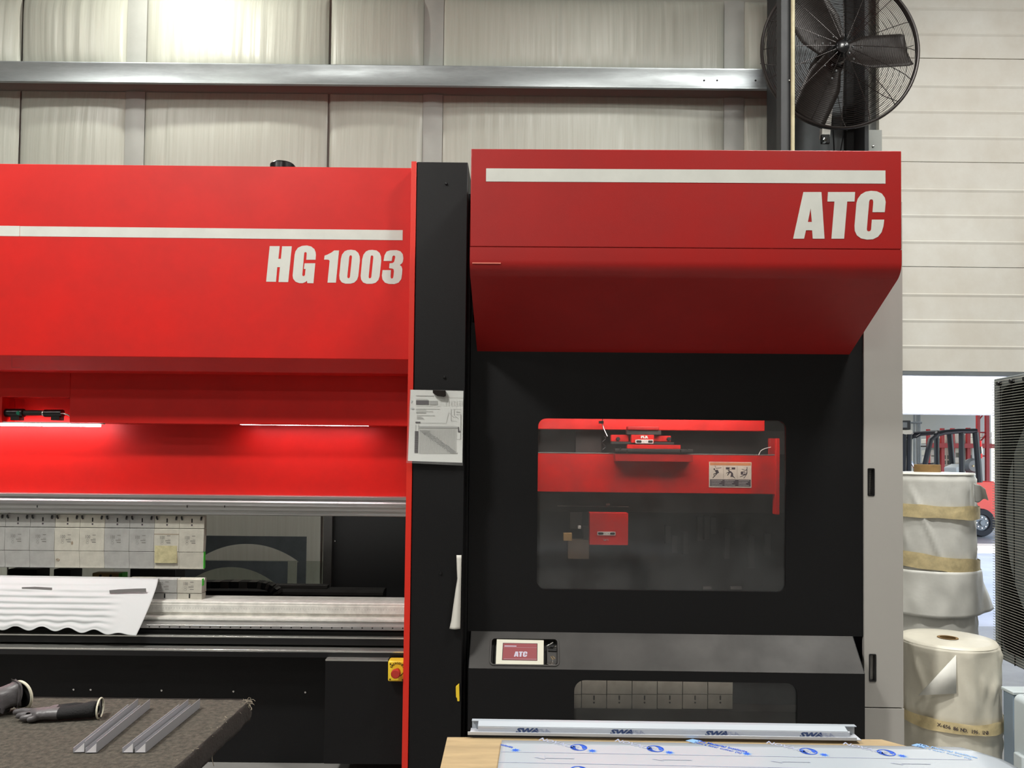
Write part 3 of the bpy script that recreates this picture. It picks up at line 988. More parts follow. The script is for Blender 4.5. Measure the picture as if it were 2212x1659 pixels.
tx.build('lettering', M['yellowink'], es, smooth=False)
for px, py in ((843.5, 1434.5), (870, 1436), (842.5, 1467.5), (869.5, 1469)):
    q = P(px, py, 3.655)
    MB().lathe([(0, -.0008), (.0042, -.0008), (.0042, .001)], (q.x, 3.6545, q.z), 'y', 10).build('screw', M['yellowink'], es)

# side column of the press -----------------------------------------------------
y_col = 3.62
ztc = Zp(950, 350, y_col)
xs0 = (Xp(889, 350, y_col) + Xp(870, 1659, y_col)) / 2
xs0 = Xp(889, 350, y_col); xs1 = Xp(900, 350, y_col)
xs0b = Xp(868, 1659, y_col); xs1b = Xp(881, 1659, y_col)
xcr = Xp(1004, 900, y_col)
cl = empty('side_column', ((xs1 + xcr) / 2, 4.2, 0), label='tall black side column with a narrow red edge strip between the two red machines', cat='column')
zb0 = Zp(875, 1659, y_col)
n = MB()


def lerpx(a, b, z):
    return a + (b - a) * (ztc - z) / (ztc - zb0)


n.plate([[(xs0, ztc), (lerpx(xs0, xs0b, 0.02), .02), (lerpx(xs1, xs1b, .02), .02), (xs1, ztc)]], y_col - .006, 5.3)
n.build('edge_strip', M['redtrim'], cl, bevel=.001)
n = MB()
n.plate([[(xs1 + .001, ztc), (lerpx(xs1, xs1b, .02) + .001, .02), (xcr, .02), (xcr, ztc)]], y_col, 5.3)
n.build('column_body', M['black'], cl, bevel=.003)
for px, py in ((964, 397), (960, 815), (952, 1238)):
    p = P(px, py, y_col)
    MB().lathe([(0, -.007), (.006, -.006), (.007, .001)], (p.x, y_col - .001, p.z), 'y', 10).build('bolt', M['blackgloss'], cl)
# far left column of the press, outside the frame
MB().box(XL - .2, XL, y_col, 5.3, .02, ztc).build('side_column', M['black'], label='tall black side column at the far left end of the press', cat='column')

# laminated sheet with clip -------------------------------------------------
yp = 3.59
lam = empty('laminated_sheet', tuple(P(942, 1000, yp)), label='laminated white chart sheet clipped to the black column', cat='sheet')


def quad(pts, Y0, Y1):
    return MB().plate([[(P(a, b, Y0).x, P(a, b, Y0).z) for a, b in pts]], Y0, Y1)


quad([(885, 841), (1001.5, 843.5), (999.5, 1006), (877.5, 1000)][::-1], yp, yp + .0015).build('pouch', M['laminate'], lam)
quad([(887, 842), (1001, 844.5), (998.5, 999.5), (881, 995.5)][::-1], yp + .002, yp + .003).build('page', M['paper'], lam)


def lp(zx, zy):   # zoom coordinates of the sheet close-up to pixels
    return 870 + zx / 9.214, 830 + zy / 9.214


def lq(mb, x0, y0, x1, y1):
    a, b = lp(x0, y0), lp(x1, y1)
    A, B = P(a[0], a[1], yp), P(b[0], b[1], yp)
    mb.box(A.x, B.x, yp - .0004, yp + .0002, B.z, A.z)


i1, i2, i3, i4, i5 = MB(), MB(), MB(), MB(), MB()
for r_ in ((265, 222, 620, 236), (262, 290, 495, 297), (530, 328, 690, 410), (262, 432, 740, 440), (262, 485, 735, 496), (262, 508, 465, 514), (262, 536, 600, 545), (265, 560, 465, 575),
           (280, 616, 635, 626), (280, 645, 370, 652), (280, 664, 405, 671), (280, 683, 420, 690), (355, 765, 850, 774), (325, 835, 1085, 880), (880, 262, 1185, 268)):
    lq(i1, *r_)
for r_ in ((265, 318, 515, 408), (252, 745, 348, 775), (1098, 850, 1118, 955), (1118, 925, 1148, 955)):
    lq(i2, *r_)
for k in range(22):
    lq(i2, 240 - k * .4, 932 + k * 19.8, 312 - k * .5, 932 + k * 19.8 + 16)
for k in range(17):
    lq(i3, 330 - k, 900 + k * 29, 1060 - k, 903 + k * 29)
for k in range(28):
    lq(i3, 330 + k * 27, 895, 333 + k * 27, 1380)
for k in range(20):
    lq(i4, 340 + k * 32, 925 + k * 22.5, 500 + k * 31 if k else 540, 925 + k * 22.5 + 22.4)
for r_ in ((960, 495, 1175, 499), (960, 495, 964, 730), (960, 728, 1070, 732), (1060, 545, 1140, 555), (1060, 595, 1160, 600), (1150, 600, 1155, 1090), (1060, 1088, 1155, 1092), (1020, 495, 1025, 620), (255, 800, 259, 930), (310, 800, 314, 930)):
    lq(i1, *r_)
for k in range(4):
    lq(i5, 700, 330 + k * 30, 1185, 334 + k * 30)
for k in range(7):
    lq(i5, 860 + k * 54, 330, 864 + k * 54, 425)
i1.build('printed_lines', M['ink'], lam); i2.build('printed_blocks', M['inkdark'], lam); i3.build('printed_grid', M['inkmid'], lam); i4.build('printed_band', M['bandink'], lam, kind='stuff'); i5.build('printed_grid', M['inkmid'], lam)
ln = MB()
for a, b in (((860, 775), (915, 560)), ((930, 570), (1015, 660)), ((1015, 660), (1050, 640)), ((1050, 640), (1110, 690))):
    pa, pb = P(*lp(*a), yp - .0003), P(*lp(*b), yp - .0003)
    ln.tube([pa, pb], .0006, 4)
ln.build('printed_sketch', M['ink'], lam)
n = MB()
for a, b, c_, d_ in ((125, 355, 190, 335), (170, 365, 225, 330)):
    pass
text_mb(n, 'S', .012, T(*P(*lp(175, 345), yp)) @ Matrix.Rotation(D(30), 4, 'Y'), .001)
n.build('handwriting', M['cloth'], lam, smooth=False)
n = MB()
text_mb(n, 'A3', .012, T(*P(*lp(195, 485), yp)) @ Matrix.Rotation(D(25), 4, 'Y'), .0012)
n.build('handwriting', M['cloth'], lam, smooth=False)
quadp = [(934.5, 842.5), (962.5, 843.5), (962.3, 855), (958.5, 857), (944, 855), (935, 849)]
quad(quadp[::-1], yp - .018, yp - .001).build('magnet_clip', M['fan'], label='small black magnetic clip holding the laminated sheet', cat='clip', bevel=.002)

# folded paper and yellow tag stuck between column and tool changer
yn = 3.60
nt_ = MB()
prof_n = [(986, 997, 1199), (987, 996.5, 1230), (988, 996, 1250), (984, 995.5, 1275), (979, 995, 1310), (975, 994.5, 1340), (971, 994, 1358)]


def note_fn(u, v):
    i = min(int(v * 6), 5); t = v * 6 - i
    a, b = prof_n[i], prof_n[i + 1]
    xl = a[0] + (b[0] - a[0]) * t; xr_ = a[1] + (b[1] - a[1]) * t; py = a[2] + (b[2] - a[2]) * t
    p = P(xl + (xr_ - xl) * u, py, yn)
    return (p.x, yn - .012 * math.sin(u * math.pi) * (.3 + v), p.z)


nt_.grid(6, 24, note_fn)
nt_.build('paper_slip', M['note'], solid=.0008, label='twisted white paper slip stuck in the gap beside the black column', cat='paper')
quad([(984.5, 1484), (991.5, 1478), (992.5, 1515), (988, 1515), (987, 1508), (985, 1506)][::-1], yn - .003, yn + .015).build('yellow_tag', M['yellow'], label='small yellow tag stuck in the gap low beside the black column', cat='tag', bevel=.001)

# ---------------------------------------------------------------- punches
ypn = 4.03
pw = 53.72
zt_p, z1_, z2_, z3_, z4_ = [Zp(225, q, ypn) for q in (1112, 1139.5, 1190.5, 1223, 1228.5)]
xb_list = [10.9 + pw * k for k in range(-4, 9)]
xw = Xp(440.5, 1170, ypn) - Xp(386.6, 1170, ypn) - .0016
plabels = ['far left, mostly outside the picture', 'outside the left edge', 'outside the left edge beside the cut off one', 'cut off by the left edge of the photo', 'first whole one from the left, grey face',
           'second whole one from the left, plain grey face', 'third whole one from the left, with two brown stains', 'fourth whole one from the left, clean pale face',
           'fifth whole one from the left, bluish face', 'sixth whole one from the left, faint oil stain', 'second from the right, with a torn tan tape label', 'rightmost, pale with a green painted edge']


def make_punch(k):
    px = xb_list[k]
    x = Xp(px + pw / 2, 1170, ypn)
    e = empty('punch', (x, ypn, z4_), label='steel press punch segment, ' + plabels[k], cat='punch', group='punch segments hanging under the upper clamp rail')
    hw = xw / 2
    zz_ = lambda z: z - z4_
    m = M['toolsteel'] if k in (6, 7, 10, 11) else M['toolsteel2']
    MB().prism_x([(0, zz_(z1_) - .0), (0, zz_(zt_p)), (.03, zz_(zt_p)), (.03, zz_(z1_))], -hw, hw).build('shank', m, e, world=False, bevel=.001)
    MB().prism_x([(-.004, zz_(z1_) - .0035), (-.004, zz_(z2_) + .001), (.024, zz_(z2_) + .001), (.034, zz_(z1_) - .0035)], -hw, hw).build('body', m, e, world=False, bevel=.0012)
    MB().prism_x([(-.003, zz_(z2_) - .0012), (.006, zz_(z3_)), (.004, zz_(z4_) + .004), (.010, zz_(z4_)), (.018, zz_(z4_) + .004), (.022, zz_(z2_) - .0012)], -hw, hw).build('tip', m, e, world=False, bevel=.0008)
    for s in (-1, 1):
        MB().tube([(s * (hw - .012), -.007, zz_(zt_p) - .004), (s * (hw - .014), -.009, zz_(zt_p) - .016), (s * (hw - .016), -.004, zz_(zt_p) - .022)], .0045, 8).build('hook', M['blackgloss'], e, world=False)
    zc = (zz_(zt_p) + zz_(z1_)) / 2
    MB().plate([rrect(-.0035, .0035, zc - .004, zc + .018, .003, 3)], -.0006, .002).build('release_slot', M['dark'], e, world=False)
    MB().lathe([(0, -.0008), (.0046, -.0008), (.0046, .001)], (0, 0, zc - .016), 'y', 12).build('release_pin', M['labelink'], e, world=False)
    mk = MB()
    zm = (zz_(z1_) + zz_(z2_)) / 2 + .012
    yy = -.0042
    text_mb(mk, '100', .024, T(-.022, yy, zm), 0, narrow=.75)
    for dz in (-.013,):
        mk.lathe([(.005, 0), (.0058, 0)], (-.022, yy - .0004, zm + dz - .004), 'y', 12)
        mk.lathe([(.006, 0), (.0068, 0)], (-.022, yy - .0004, zm + dz - .017), 'y', 12)
    for (dx, dz, w_, t_) in ((.012, .010, .017, .003), (.014, -.009, .014, .0016), (.008, -.0155, .026, .0035), (.010, -.024, .022, .0012), (.012, -.0275, .020, .003)):
        mk.box(dx - w_ / 2, dx + w_ / 2, yy - .0003, yy + .0004, zm + dz - t_ / 2, zm + dz + t_ / 2)
    mk.build('engraving', M['engrave'], e, world=False, smooth=False)
    return e


for k in range(1, 12):
    e = make_punch(k)
    hw = xw / 2
    H_ = zt_p - z4_
    if k == 6:
        MB().plate([ell(.028, H_ * .47, .006, .010, 10)], -.0045, -.0038).build('stain', M['stain'], e, world=False)
        MB().plate([ell(-.048, H_ * .16, .009, .006, 10), ell(-.05, H_ * .165, .005, .003, 8)], -.0045 + .004, .004).build('stain', M['stain'], e, world=False)
    if k == 10:
        MB().box(-hw, hw, -.0048, -.0035, H_ * .645, H_ * .66).build('dark_band', M['stain'], e, world=False)
        MB().box(-hw * .92, hw * .88, -.0052, .004, H_ * .12, H_ * .44).build('tape_label', M['tanlabel'], e, world=False, label='aged tan tape label')
    if k == 11:
        MB().box(hw - .0005, hw + .002, -.001, .02, .006, H_ * .33).build('green_edge', M['greenedge'], e, world=False, label='green painted edge')

# ---------------------------------------------------------------- dies
yd = 4.0
zd0, zdm, zd1 = Zp(400, 1300.5, yd), Zp(400, 1281, yd), Zp(400, 1250, yd)
for k in range(0, 3):
    pxr = 436.5 - k * 53.7
    x = Xp(pxr - 26.85, 1275, yd)
    xw2 = Xp(436.5, 1275, yd) - Xp(382.8, 1275, yd) - .0014
    lb = ['rightmost, with a green painted corner', 'second from the right, beside the foam sheet edge'][k] if k < 2 else 'hidden by the white foam sheet'
    e = empty('die', (x, yd, zd0), label='steel press die segment, ' + lb, cat='die', group='die segments on the lower rail')
    H_ = zd1 - zd0; hw = xw2 / 2; zm = zdm - zd0
    m = M['toolsteel2'] if k == 1 else M['toolsteel']
    MB().prism_x([(-.003, zm + .001), (-.003, H_ - .004), (.002, H_), (.016, H_), (.026, H_ - .016), (.036, H_), (.05, H_), (.056, H_ - .004), (.056, zm + .001)], -hw, hw).build('body', m, e, world=False, bevel=.001)
    MB().box(-hw, hw, 0, .05, 0, zm - .001).build('shank', m, e, world=False, bevel=.001)
    MB().plate([rrect(-.0035, .0035, zm * .42, zm * .92, .003, 3)], -.0006, .002).build('release_slot', M['dark'], e, world=False)
    MB().lathe([(0, -.0008), (.0046, -.0008), (.0046, .001)], (0, 0, zm * .16), 'y', 12).build('release_pin', M['labelink'], e, world=False)
    mk = MB(); zc = (zm + H_) / 2 + .010; yy = -.0032
    text_mb(mk, '100', .024, T(-.022, yy, zc), 0, narrow=.75)
    mk.lathe([(.005, 0), (.0058, 0)], (-.022, yy - .0004, zc - .017), 'y', 12)
    mk.lathe([(.006, 0), (.0068, 0)], (-.022, yy - .0004, zc - .029), 'y', 12)
    for (dx, dz, w_, t_) in ((.012, .010, .017, .003), (.014, -.009, .014, .0016), (.008, -.0155, .026, .0035), (.012, -.0275, .020, .003)):
        mk.box(dx - w_ / 2, dx + w_ / 2, yy - .0003, yy + .0004, zc + dz - t_ / 2, zc + dz + t_ / 2)
    mk.build('engraving', M['engrave'], e, world=False, smooth=False)
    if k == 0:
        MB().box(hw - .0005, hw + .002, -.001, .02, H_ * .7, H_ * 1.0).build('green_corner', M['greenedge'], e, world=False)

# ---------------------------------------------------------------- foam sheet draped over the dies
tops = [(-260, 1241), (342, 1250.5)]


def sheet_fn(u, v):
    # v: 0 top edge .. 1 hem
    pxt = -260 + (342 + 260) * u
    pyt = 1241.5 + 9 * u
    hemx = -260 + (294 + 260) * u
    wav = 6 * math.cos((hemx - 5) / 54 * 2 * math.pi * .95) * (1 - max(0, (u - .86) / .14))
    hemy = 1354 + 6 * u + max(0, (u - .62) / .38) ** 1.5 * 13
    px = pxt + (hemx - pxt) * v ** 1.25
    py = pyt + (hemy - pyt) * v + .8 * wav * v ** 7
    Y = 3.99 - .235 * v ** .6 - (.02 * max(0, u - .8) / .2) * v
    fade = max(0, min(1, (.90 - u) / .06))
    lay = math.sin(v * 2 * math.pi * 8.5 + math.sin(u * 7) * .9 + u * 4) * .0042 * fade * (.35 + .65 * min(1, v * 3)) * (1 - .75 * max(0, v - .85) / .15)
    fine = mnoise.noise(Vector((px * .015, v * 9, 3))) * .005 * fade
    return tuple(P(px, py, Y - lay - fine))


sh = MB().grid(150, 70, sheet_fn)
# the part lying back over the die tops
zt = P(0, 1242, 3.925).z
sh2 = MB().grid(40, 3, lambda u, v: (P(-260 + 602 * u, 1241.5 + 9 * u, 3.99).x, 3.99 + .05 * v, P(-260 + 602 * u, 1241.5 + 9 * u, 3.99).z + .0005 - .002 * v))
fo = empty('foam_sheet', tuple(P(40, 1360, 3.8)), label='white ribbed foam sheet taped over the dies and hanging in front of the bed', cat='sheet')
sh.build('hanging_part', M['cloth'], fo, solid=.0015, angle=80)
sh2.build('folded_over_edge', M['cloth'], fo, solid=.001)
for pts_, lb in (([(47, 1268.5), (76, 1267.5), (112, 1269.5), (112, 1281), (95, 1279), (70, 1278), (48, 1278.5)], 'crumpled grey tape strip on the foam sheet, left one'),
                 ([(236, 1275), (257, 1273), (292, 1271.5), (315, 1271), (315.5, 1279), (285, 1279), (258, 1281), (237, 1282)], 'grey tape strip on the foam sheet near its right edge')):
    v_ = (pts_[0][1] - 1245) / 112
    YY = 3.99 - .235 * v_ ** .6 - .012
    MB().plate([[(P(a, b, YY).x, P(a, b, YY).z) for a, b in pts_][::-1]], YY, YY + .002).build('tape_strip', M['ducttape'], label=lb, cat='tape', group='grey tape strips on the foam sheet')

# ================================================================== TOOL CHANGER
AY = 3.24
AX = Xp(1016, 430, AY)
ARZ = D(-.8)
AM = Matrix.Translation((AX, AY, 0)) @ Matrix.Rotation(ARZ, 4, 'Z')
AI = AM.inverted()
AT = empty('tool_changer', (AX, AY, 0), ARZ, label='red and black tool changer cabinet with white stripe and ATC lettering', cat='machine')


def A(px, py, ly):
    o = AI @ CAM
    d = AI.to_3x3() @ ray(px, py)
    t = (ly - o.y) / d.y
    q = o + d * t
    return q


def ax(px, py, ly): return A(px, py, ly).x
def az(px, py, ly): return A(px, py, ly).z


def ab(mb, name, m, par=None, **k):
    return mb.build(name, M[m], par or AT, world=False, **k)


hx0, hx1 = ax(1016.5, 430, 0), ax(1947.5, 430, 0)
htop, hseam, hbot = az(1480, 323.5, 0), az(1480, 536, 0), az(1480, 600, 0)
HB = .52
hb0, hb1 = ax(1031, 765, HB), ax(1833, 765, HB)
hzb = az(1432, 767, HB)
# upper hood panel
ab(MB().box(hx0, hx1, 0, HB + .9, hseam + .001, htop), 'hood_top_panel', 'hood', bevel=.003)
# lower hood: vertical lip, rounded knee, slope back and down, tapering at both ends
n = MB()
prof = [(0.0, hseam - .001), (0.0, hseam - .055)]
kn = 8
for i in range(kn + 1):
    t = i / kn
    a = D(62) * t
    rr = .075
    prof.append((rr - rr * math.cos(a), hseam - .055 - rr * math.sin(a)))
prof.append((HB, hzb + .004))
prof.append((HB, hzb))
ys0 = prof[kn + 2][0]
vs = []
for (y, z) in prof:
    t = max(0, (y - ys0) / (HB - ys0)) if y > ys0 else 0
    xl = hx0 + (hb0 - hx0) * t
    xr_ = hx1 + (hb1 - hx1) * t
    vs += [(xl, y, z), (xr_, y, z)]
k = len(prof)
fs = [(2 * i, 2 * i + 1, 2 * i + 3, 2 * i + 2) for i in range(k - 1)]
# sides and back
bk = len(vs)
vs += [(hx0, HB + .2, hseam - .001), (hx1, HB + .2, hseam - .001), (hb0, HB + .2, hzb), (hb1, HB + .2, hzb)]
fs.append(tuple([2 * i for i in range(k)] + [bk + 2, bk])[::-1])
fs.append(tuple([2 * i + 1 for i in range(k)] + [bk + 3, bk + 1]))
fs.append((bk, bk + 1, bk + 3, bk + 2))
fs.append((0, bk, bk + 1, 1))
fs.append((2 * k - 2, 2 * k - 1, bk + 3, bk + 2))
n.add(vs, fs)
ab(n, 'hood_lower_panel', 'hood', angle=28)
# scuff
ab(MB().box(ax(1020, 568, -.001), ax(1082, 568, -.001), -.0008, .0008, az(1050, 569.5, 0), az(1050, 567, 0)), 'scuff_mark', 'scuff')
# stripe and letters
ab(MB().box(ax(1050, 380, 0), ax(1912.5, 380, 0), -.0012, .0005, az(1480, 394.5, 0), az(1480, 366.2, 0)), 'stripe', 'white')
GA = {}
GA['A'] = [[(300, 298), (632, 298), (688, 1155), (472, 1155), (462, 1000), (348, 1000), (312, 1155), (112, 1155)], [(434, 595), (456, 848), (382, 848)]]
GA['T'] = [[(752, 298), (1250, 298), (1240, 472), (1105, 472), (1048, 1155), (815, 1155), (872, 472), (742, 472)]]
GA['C'] = [[(1785, 805), (1770, 930), (1735, 1040), (1670, 1120), (1580, 1165), (1470, 1172), (1360, 1150), (1285, 1095), (1245, 1010), (1240, 920), (1275, 500), (1300, 420), (1360, 340), (1440, 292), (1545, 275), (1650, 285), (1740, 325), (1795, 400), (1812, 480), (1795, 668), (1570, 668), (1585, 480), (1578, 440), (1552, 430), (1520, 440), (1508, 475), (1465, 980), (1472, 1010), (1500, 1022), (1530, 1012), (1545, 985), (1558, 805)]]
atc_loops = []
for kk, loops in GA.items():
    ll = []
    for l in loops:
        q = [A(1700 + a / 8.508, 380 + b / 8.508, 0) for a, b in l]
        ll.append([(p.x, p.z) for p in q])
    atc_loops.append(ll)
    ab(MB().plate(ll, -.0012, .0005), 'letter', 'white', smooth=False)

# black front panel with the big window
BF = .51
bx0, bx1 = ax(1011, 1100, BF), ax(1865.5, 1100, BF)
ztp, zbp = az(1440, 700, BF), az(1440, 1369, BF)
wx0, wx1_ = ax(1161, 1090, BF), ax(1697.5, 1090, BF)
wz1, wz0 = az(1430, 906, BF), az(1430, 1276, BF)
fr = [(bx0 + .004, ztp), (bx0 + .004, zbp), (bx1, zbp), (bx1, ztp)][::-1]
hole = rrect(wx0, wx1_, wz0, wz1, .04, 6)
ab(MB().plate([fr, hole[::-1]], BF, BF + .02), 'front_panel', 'black', smooth=False)
gl = ab(MB().plate([rrect(wx0 - .01, wx1_ + .01, wz0 - .01, wz1 + .01, .04, 6)], BF + .012, BF + .016), 'window_pane', 'glass')
# left side panel steps
sx0, sx1 = ax(1004, 900, BF - .03), bx0 + .002
ab(MB().box(sx0, sx1, BF - .03, 2.0, .02, az(1010, 418, BF - .03)), 'left_side_panel', 'black', bevel=.003)
# right black strip edge + grey cabinet panel with recessed handles
gx0, gx1 = ax(1866.5, 1100, BF - .01), ax(1950.5, 1100, BF - .01)
zg_s = az(1908, 1529, BF - .01)
gtop = htop - .05
h1 = [az(1882, 1071, BF - .01), az(1882, 1012, BF - .01), ax(1874.5, 1041, BF - .01), ax(1888.5, 1041, BF - .01)]
h2 = [az(1885, 1472, BF - .01), az(1885, 1413, BF - .01), ax(1877.5, 1441, BF - .01), ax(1892, 1441, BF - .01)]
ab(MB().plate([[(gx0, zg_s + .003), (gx1, zg_s + .003), (gx1, gtop), (gx0, gtop)], rrect(h1[2], h1[3], h1[0], h1[1], .004, 3)[::-1], rrect(h2[2], h2[3], h2[0], h2[1], .004, 3)[::-1]], BF - .01, BF + .012), 'grey_side_door', 'grey', smooth=False)
for hh in (h1, h2):
    hd = MB()
    hd.box(hh[2] - .002, hh[3] + .002, BF + .012, BF + .03, hh[0] - .002, hh[1] + .002)
    o = ab(hd, 'recessed_handle', 'dark')
    n = MB().plate([rrect(hh[2] - .001, hh[3] + .001, hh[0] - .001, hh[1] + .001, .005, 3), rrect(hh[2] + .0045, hh[3] - .0045, hh[0] + .0045, hh[1] - .0045, .003, 3)[::-1]], BF - .013, BF + .01)
    ab(n, 'handle_rim', 'blackgloss')
ab(MB().box(gx0, gx1 + .004, BF - .01, BF + .012, .05, zg_s - .003), 'grey_lower_panel', 'grey', bevel=.002)
ab(MB().box(gx0 + .01, gx1 - .004, BF + .012, 2.0, .02, gtop), 'grey_side_body', 'grey')
# interior
ID = BF + .85
ab(MB().box(bx0, gx0, ID, ID + .02, .05, htop - .05), 'rear_panel', 'dark')
ab(MB().box(bx0 - .002, bx0 + .01, BF + .02, ID, .05, htop - .05), 'inner_left_panel', 'dark')
ab(MB().box(bx1, gx0 + .012, BF, ID, .05, htop - .05), 'inner_right_panel', 'blackgloss')
ab(MB().box(bx0, gx0, BF + .02, ID, .02, .06), 'inner_floor', 'dark')


def irect(x0, y0, x1, y1, ly):
    return ax(x0, (y0 + y1) / 2, ly), ax(x1, (y0 + y1) / 2, ly), az((x0 + x1) / 2, y1, ly), az((x0 + x1) / 2, y0, ly)


def ibox(x0, y0, x1, y1, ly, dep, name, m, par=None, bev=.002):
    a, b, c_, d_ = irect(x0, y0, x1, y1, ly)
    return ab(MB().box(a, b, ly, ly + dep, c_, d_), name, m, par, bevel=bev)


def zw(zx, zy):   # window close-up coordinates to pixels
    return 1120 + zx / 3.568, 860 + zy / 3.568


def izb(x0, y0, x1, y1, ly, dep, name, m, par=None, bev=.002):
    a, b = zw(x0, y0), zw(x1, y1)
    return ibox(a[0], a[1], b[0], b[1], ly, dep, name, m, par, bev)


L0 = BF + .42
izb(60, 60, 1898, 245, L0, .1, 'upper_beam', 'red')
izb(60, 428, 1985, 730, L0 - .02, .12, 'main_beam', 'red')
izb(60, 424, 1985, 432, L0 - .022, .02, 'beam_edge', 'silverline', bev=0)
izb(1985, 310, 2014, 898, L0 - .04, .06, 'vertical_bracket', 'red')
izb(1936, 310, 1985, 440, L0 - .02, .03, 'bracket_flange', 'hood')
izb(440, 245, 640, 424, L0 + .1, .05, 'rear_column', 'darkmetal')
izb(60, 245, 2060, 424, L0 + .2, .02, 'rear_sheet', 'darkmetal')
izb(60, 735, 2060, 880, L0 + .12, .02, 'lower_rear_sheet', 'darkmetal')
# carriage
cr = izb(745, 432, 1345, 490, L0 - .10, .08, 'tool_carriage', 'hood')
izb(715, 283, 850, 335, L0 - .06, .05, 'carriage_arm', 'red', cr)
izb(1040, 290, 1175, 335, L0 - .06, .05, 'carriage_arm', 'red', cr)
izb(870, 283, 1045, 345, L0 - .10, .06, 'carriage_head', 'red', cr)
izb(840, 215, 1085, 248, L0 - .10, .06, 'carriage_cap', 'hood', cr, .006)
izb(835, 248, 1100, 283, L0 - .09, .05, 'carriage_neck', 'darkmetal', cr)
izb(715, 338, 1200, 358, L0 - .09, .06, 'carriage_bar', 'darkmetal', cr)
izb(838, 360, 1250, 392, L0 - .11, .06, 'carriage_plate', 'red', cr)
izb(745, 392, 1345, 416, L0 - .11, .08, 'carriage_shelf', 'charcoal', cr)
for q in (768, 1160):
    a = A(*zw(q, 315), L0 - .07)
    ab(MB().lathe([(0, -.012), (.010, -.010), (.011, .01)], tuple(a), 'y', 12), 'clamp_knob', 'dark', cr)
for q in (835, 1248, 785, 1300):
    a = A(*zw(q, 400), L0 - .115); b = A(*zw(q, 378 if q in (785, 1300) else 428), L0 - .115)
    ab(MB().tube([a, b], .003, 6), 'pin', 'chrome', cr)


def slotplate(x0, y0, x1, y1, ly, par):
    o = izb(x0, y0, x1, y1, ly, .004, 'slot_plate', 'alu2', par, .001)
    a, b, c_, d_ = irect(*zw(x0, y0), *zw(x1, y1), ly)
    w_, h_ = b - a, d_ - c_
    for u0, u1 in ((.04, .34), (.70, .96)):
        ab(MB().plate([rrect(a + w_ * u0, a + w_ * u1, c_ + h_ * .2, c_ + h_ * .8, h_ * .25, 3)], ly - .001, ly + .002), 'slot', 'dark', par)
    for u in (.42, .60):
        ab(MB().lathe([(0, -.001), (.0016, -.001), (.0016, .001)], (a + w_ * u, ly, (c_ + d_) / 2), 'y', 8), 'slot_screw', 'dark', par)


slotplate(902, 320, 1040, 350, L0 - .106, cr)
tx = MB()
c_ = A(*zw(970, 301), L0 - .1015)
text_mb(tx, 'PLR', .017, T(c_.x, c_.y, c_.z) @ Matrix.Diagonal((1.35, 1, 1, 1)), .0012)
ab(tx, 'lettering', 'white', cr, smooth=False)
# warning label
a, b, c0, d0 = irect(1531.5, 998, 1623, 1053, L0 - .021)
wl = ab(MB().box(a, b, L0 - .0225, L0 - .018, c0, d0), 'warning_label', 'labelpaper')
yw = L0 - .0232
W_, H_ = b - a, d0 - c0


def wz(x, y):   # label close-up (zoom 18.43, origin 1520,980)
    u = (x - 215) / (1885 - 215); v = (y - 345) / (1345 - 345)
    return a + W_ * u, d0 - H_ * v


def wrect(mb, x0, y0, x1, y1, dy=0.):
    A_, B_ = wz(x0, y0), wz(x1, y1)
    mb.box(A_[0], B_[0], yw - dy, yw - dy + .0005, B_[1], A_[1])


def wpoly(mb, pts, dy=.0):
    mb.plate([[wz(*p) for p in pts]], yw - dy, yw - dy + .0005)


n = MB(); wrect(n, 245, 370, 1860, 480); ab(n, 'orange_band', 'orange', wl)
n = MB(); wrect(n, 255, 1030, 1855, 1305)
wpoly(n, [(345, 970), (380, 985), (550, 800), (610, 770), (560, 660), (430, 670), (490, 780), (390, 810), (395, 890), (420, 890), (420, 830), (480, 830)])
n.plate([[wz(420 + 34 * math.cos(t * .785), 630 + 34 * math.sin(t * .785)) for t in range(8)]], yw, yw + .0005)
wpoly(n, [(480, 600), (700, 560), (700, 580), (490, 615), (440, 500), (460, 500)])
wrect(n, 878, 555, 1245, 640)
wpoly(n, [(945, 660), (1020, 650), (1025, 700), (1075, 705), (1160, 790), (1165, 880), (1250, 985), (1240, 990), (1150, 930), (1055, 930), (1090, 800), (1040, 770), (950, 885), (925, 870), (980, 770), (890, 800), (885, 780), (1000, 720)])
wrect(n, 1465, 715, 1640, 840)
wpoly(n, [(1700, 530), (1725, 540), (1725, 780), (1690, 850), (1590, 985), (1570, 980), (1660, 850), (1440, 935), (1435, 915), (1640, 820), (1690, 760)])
wpoly(n, [(1500, 610), (1640, 660), (1700, 620), (1700, 660), (1640, 685), (1500, 630)])
wrect(n, 780, 520, 786, 1000); wrect(n, 1318, 520, 1324, 1000)
ab(n, 'pictograms', 'labelink', wl, smooth=False)
n = MB()
for x0, x1 in ((300, 740), (830, 1240), (1380, 1800)):
    for r_ in range(4):
        wrect(n, x0, 1060 + r_ * 62, x1 - (r_ % 3) * 60, 1085 + r_ * 62, .0004)
ab(n, 'text_lines', 'ink', wl)
n = MB(); wrect(n, 1020, 565, 1105, 630, .0004)
wpoly(n, [(1540, 800), (1580, 745), (1625, 760), (1620, 800)][::-1], .0004); ab(n, 'pictogram_gaps', 'labelpaper', wl)
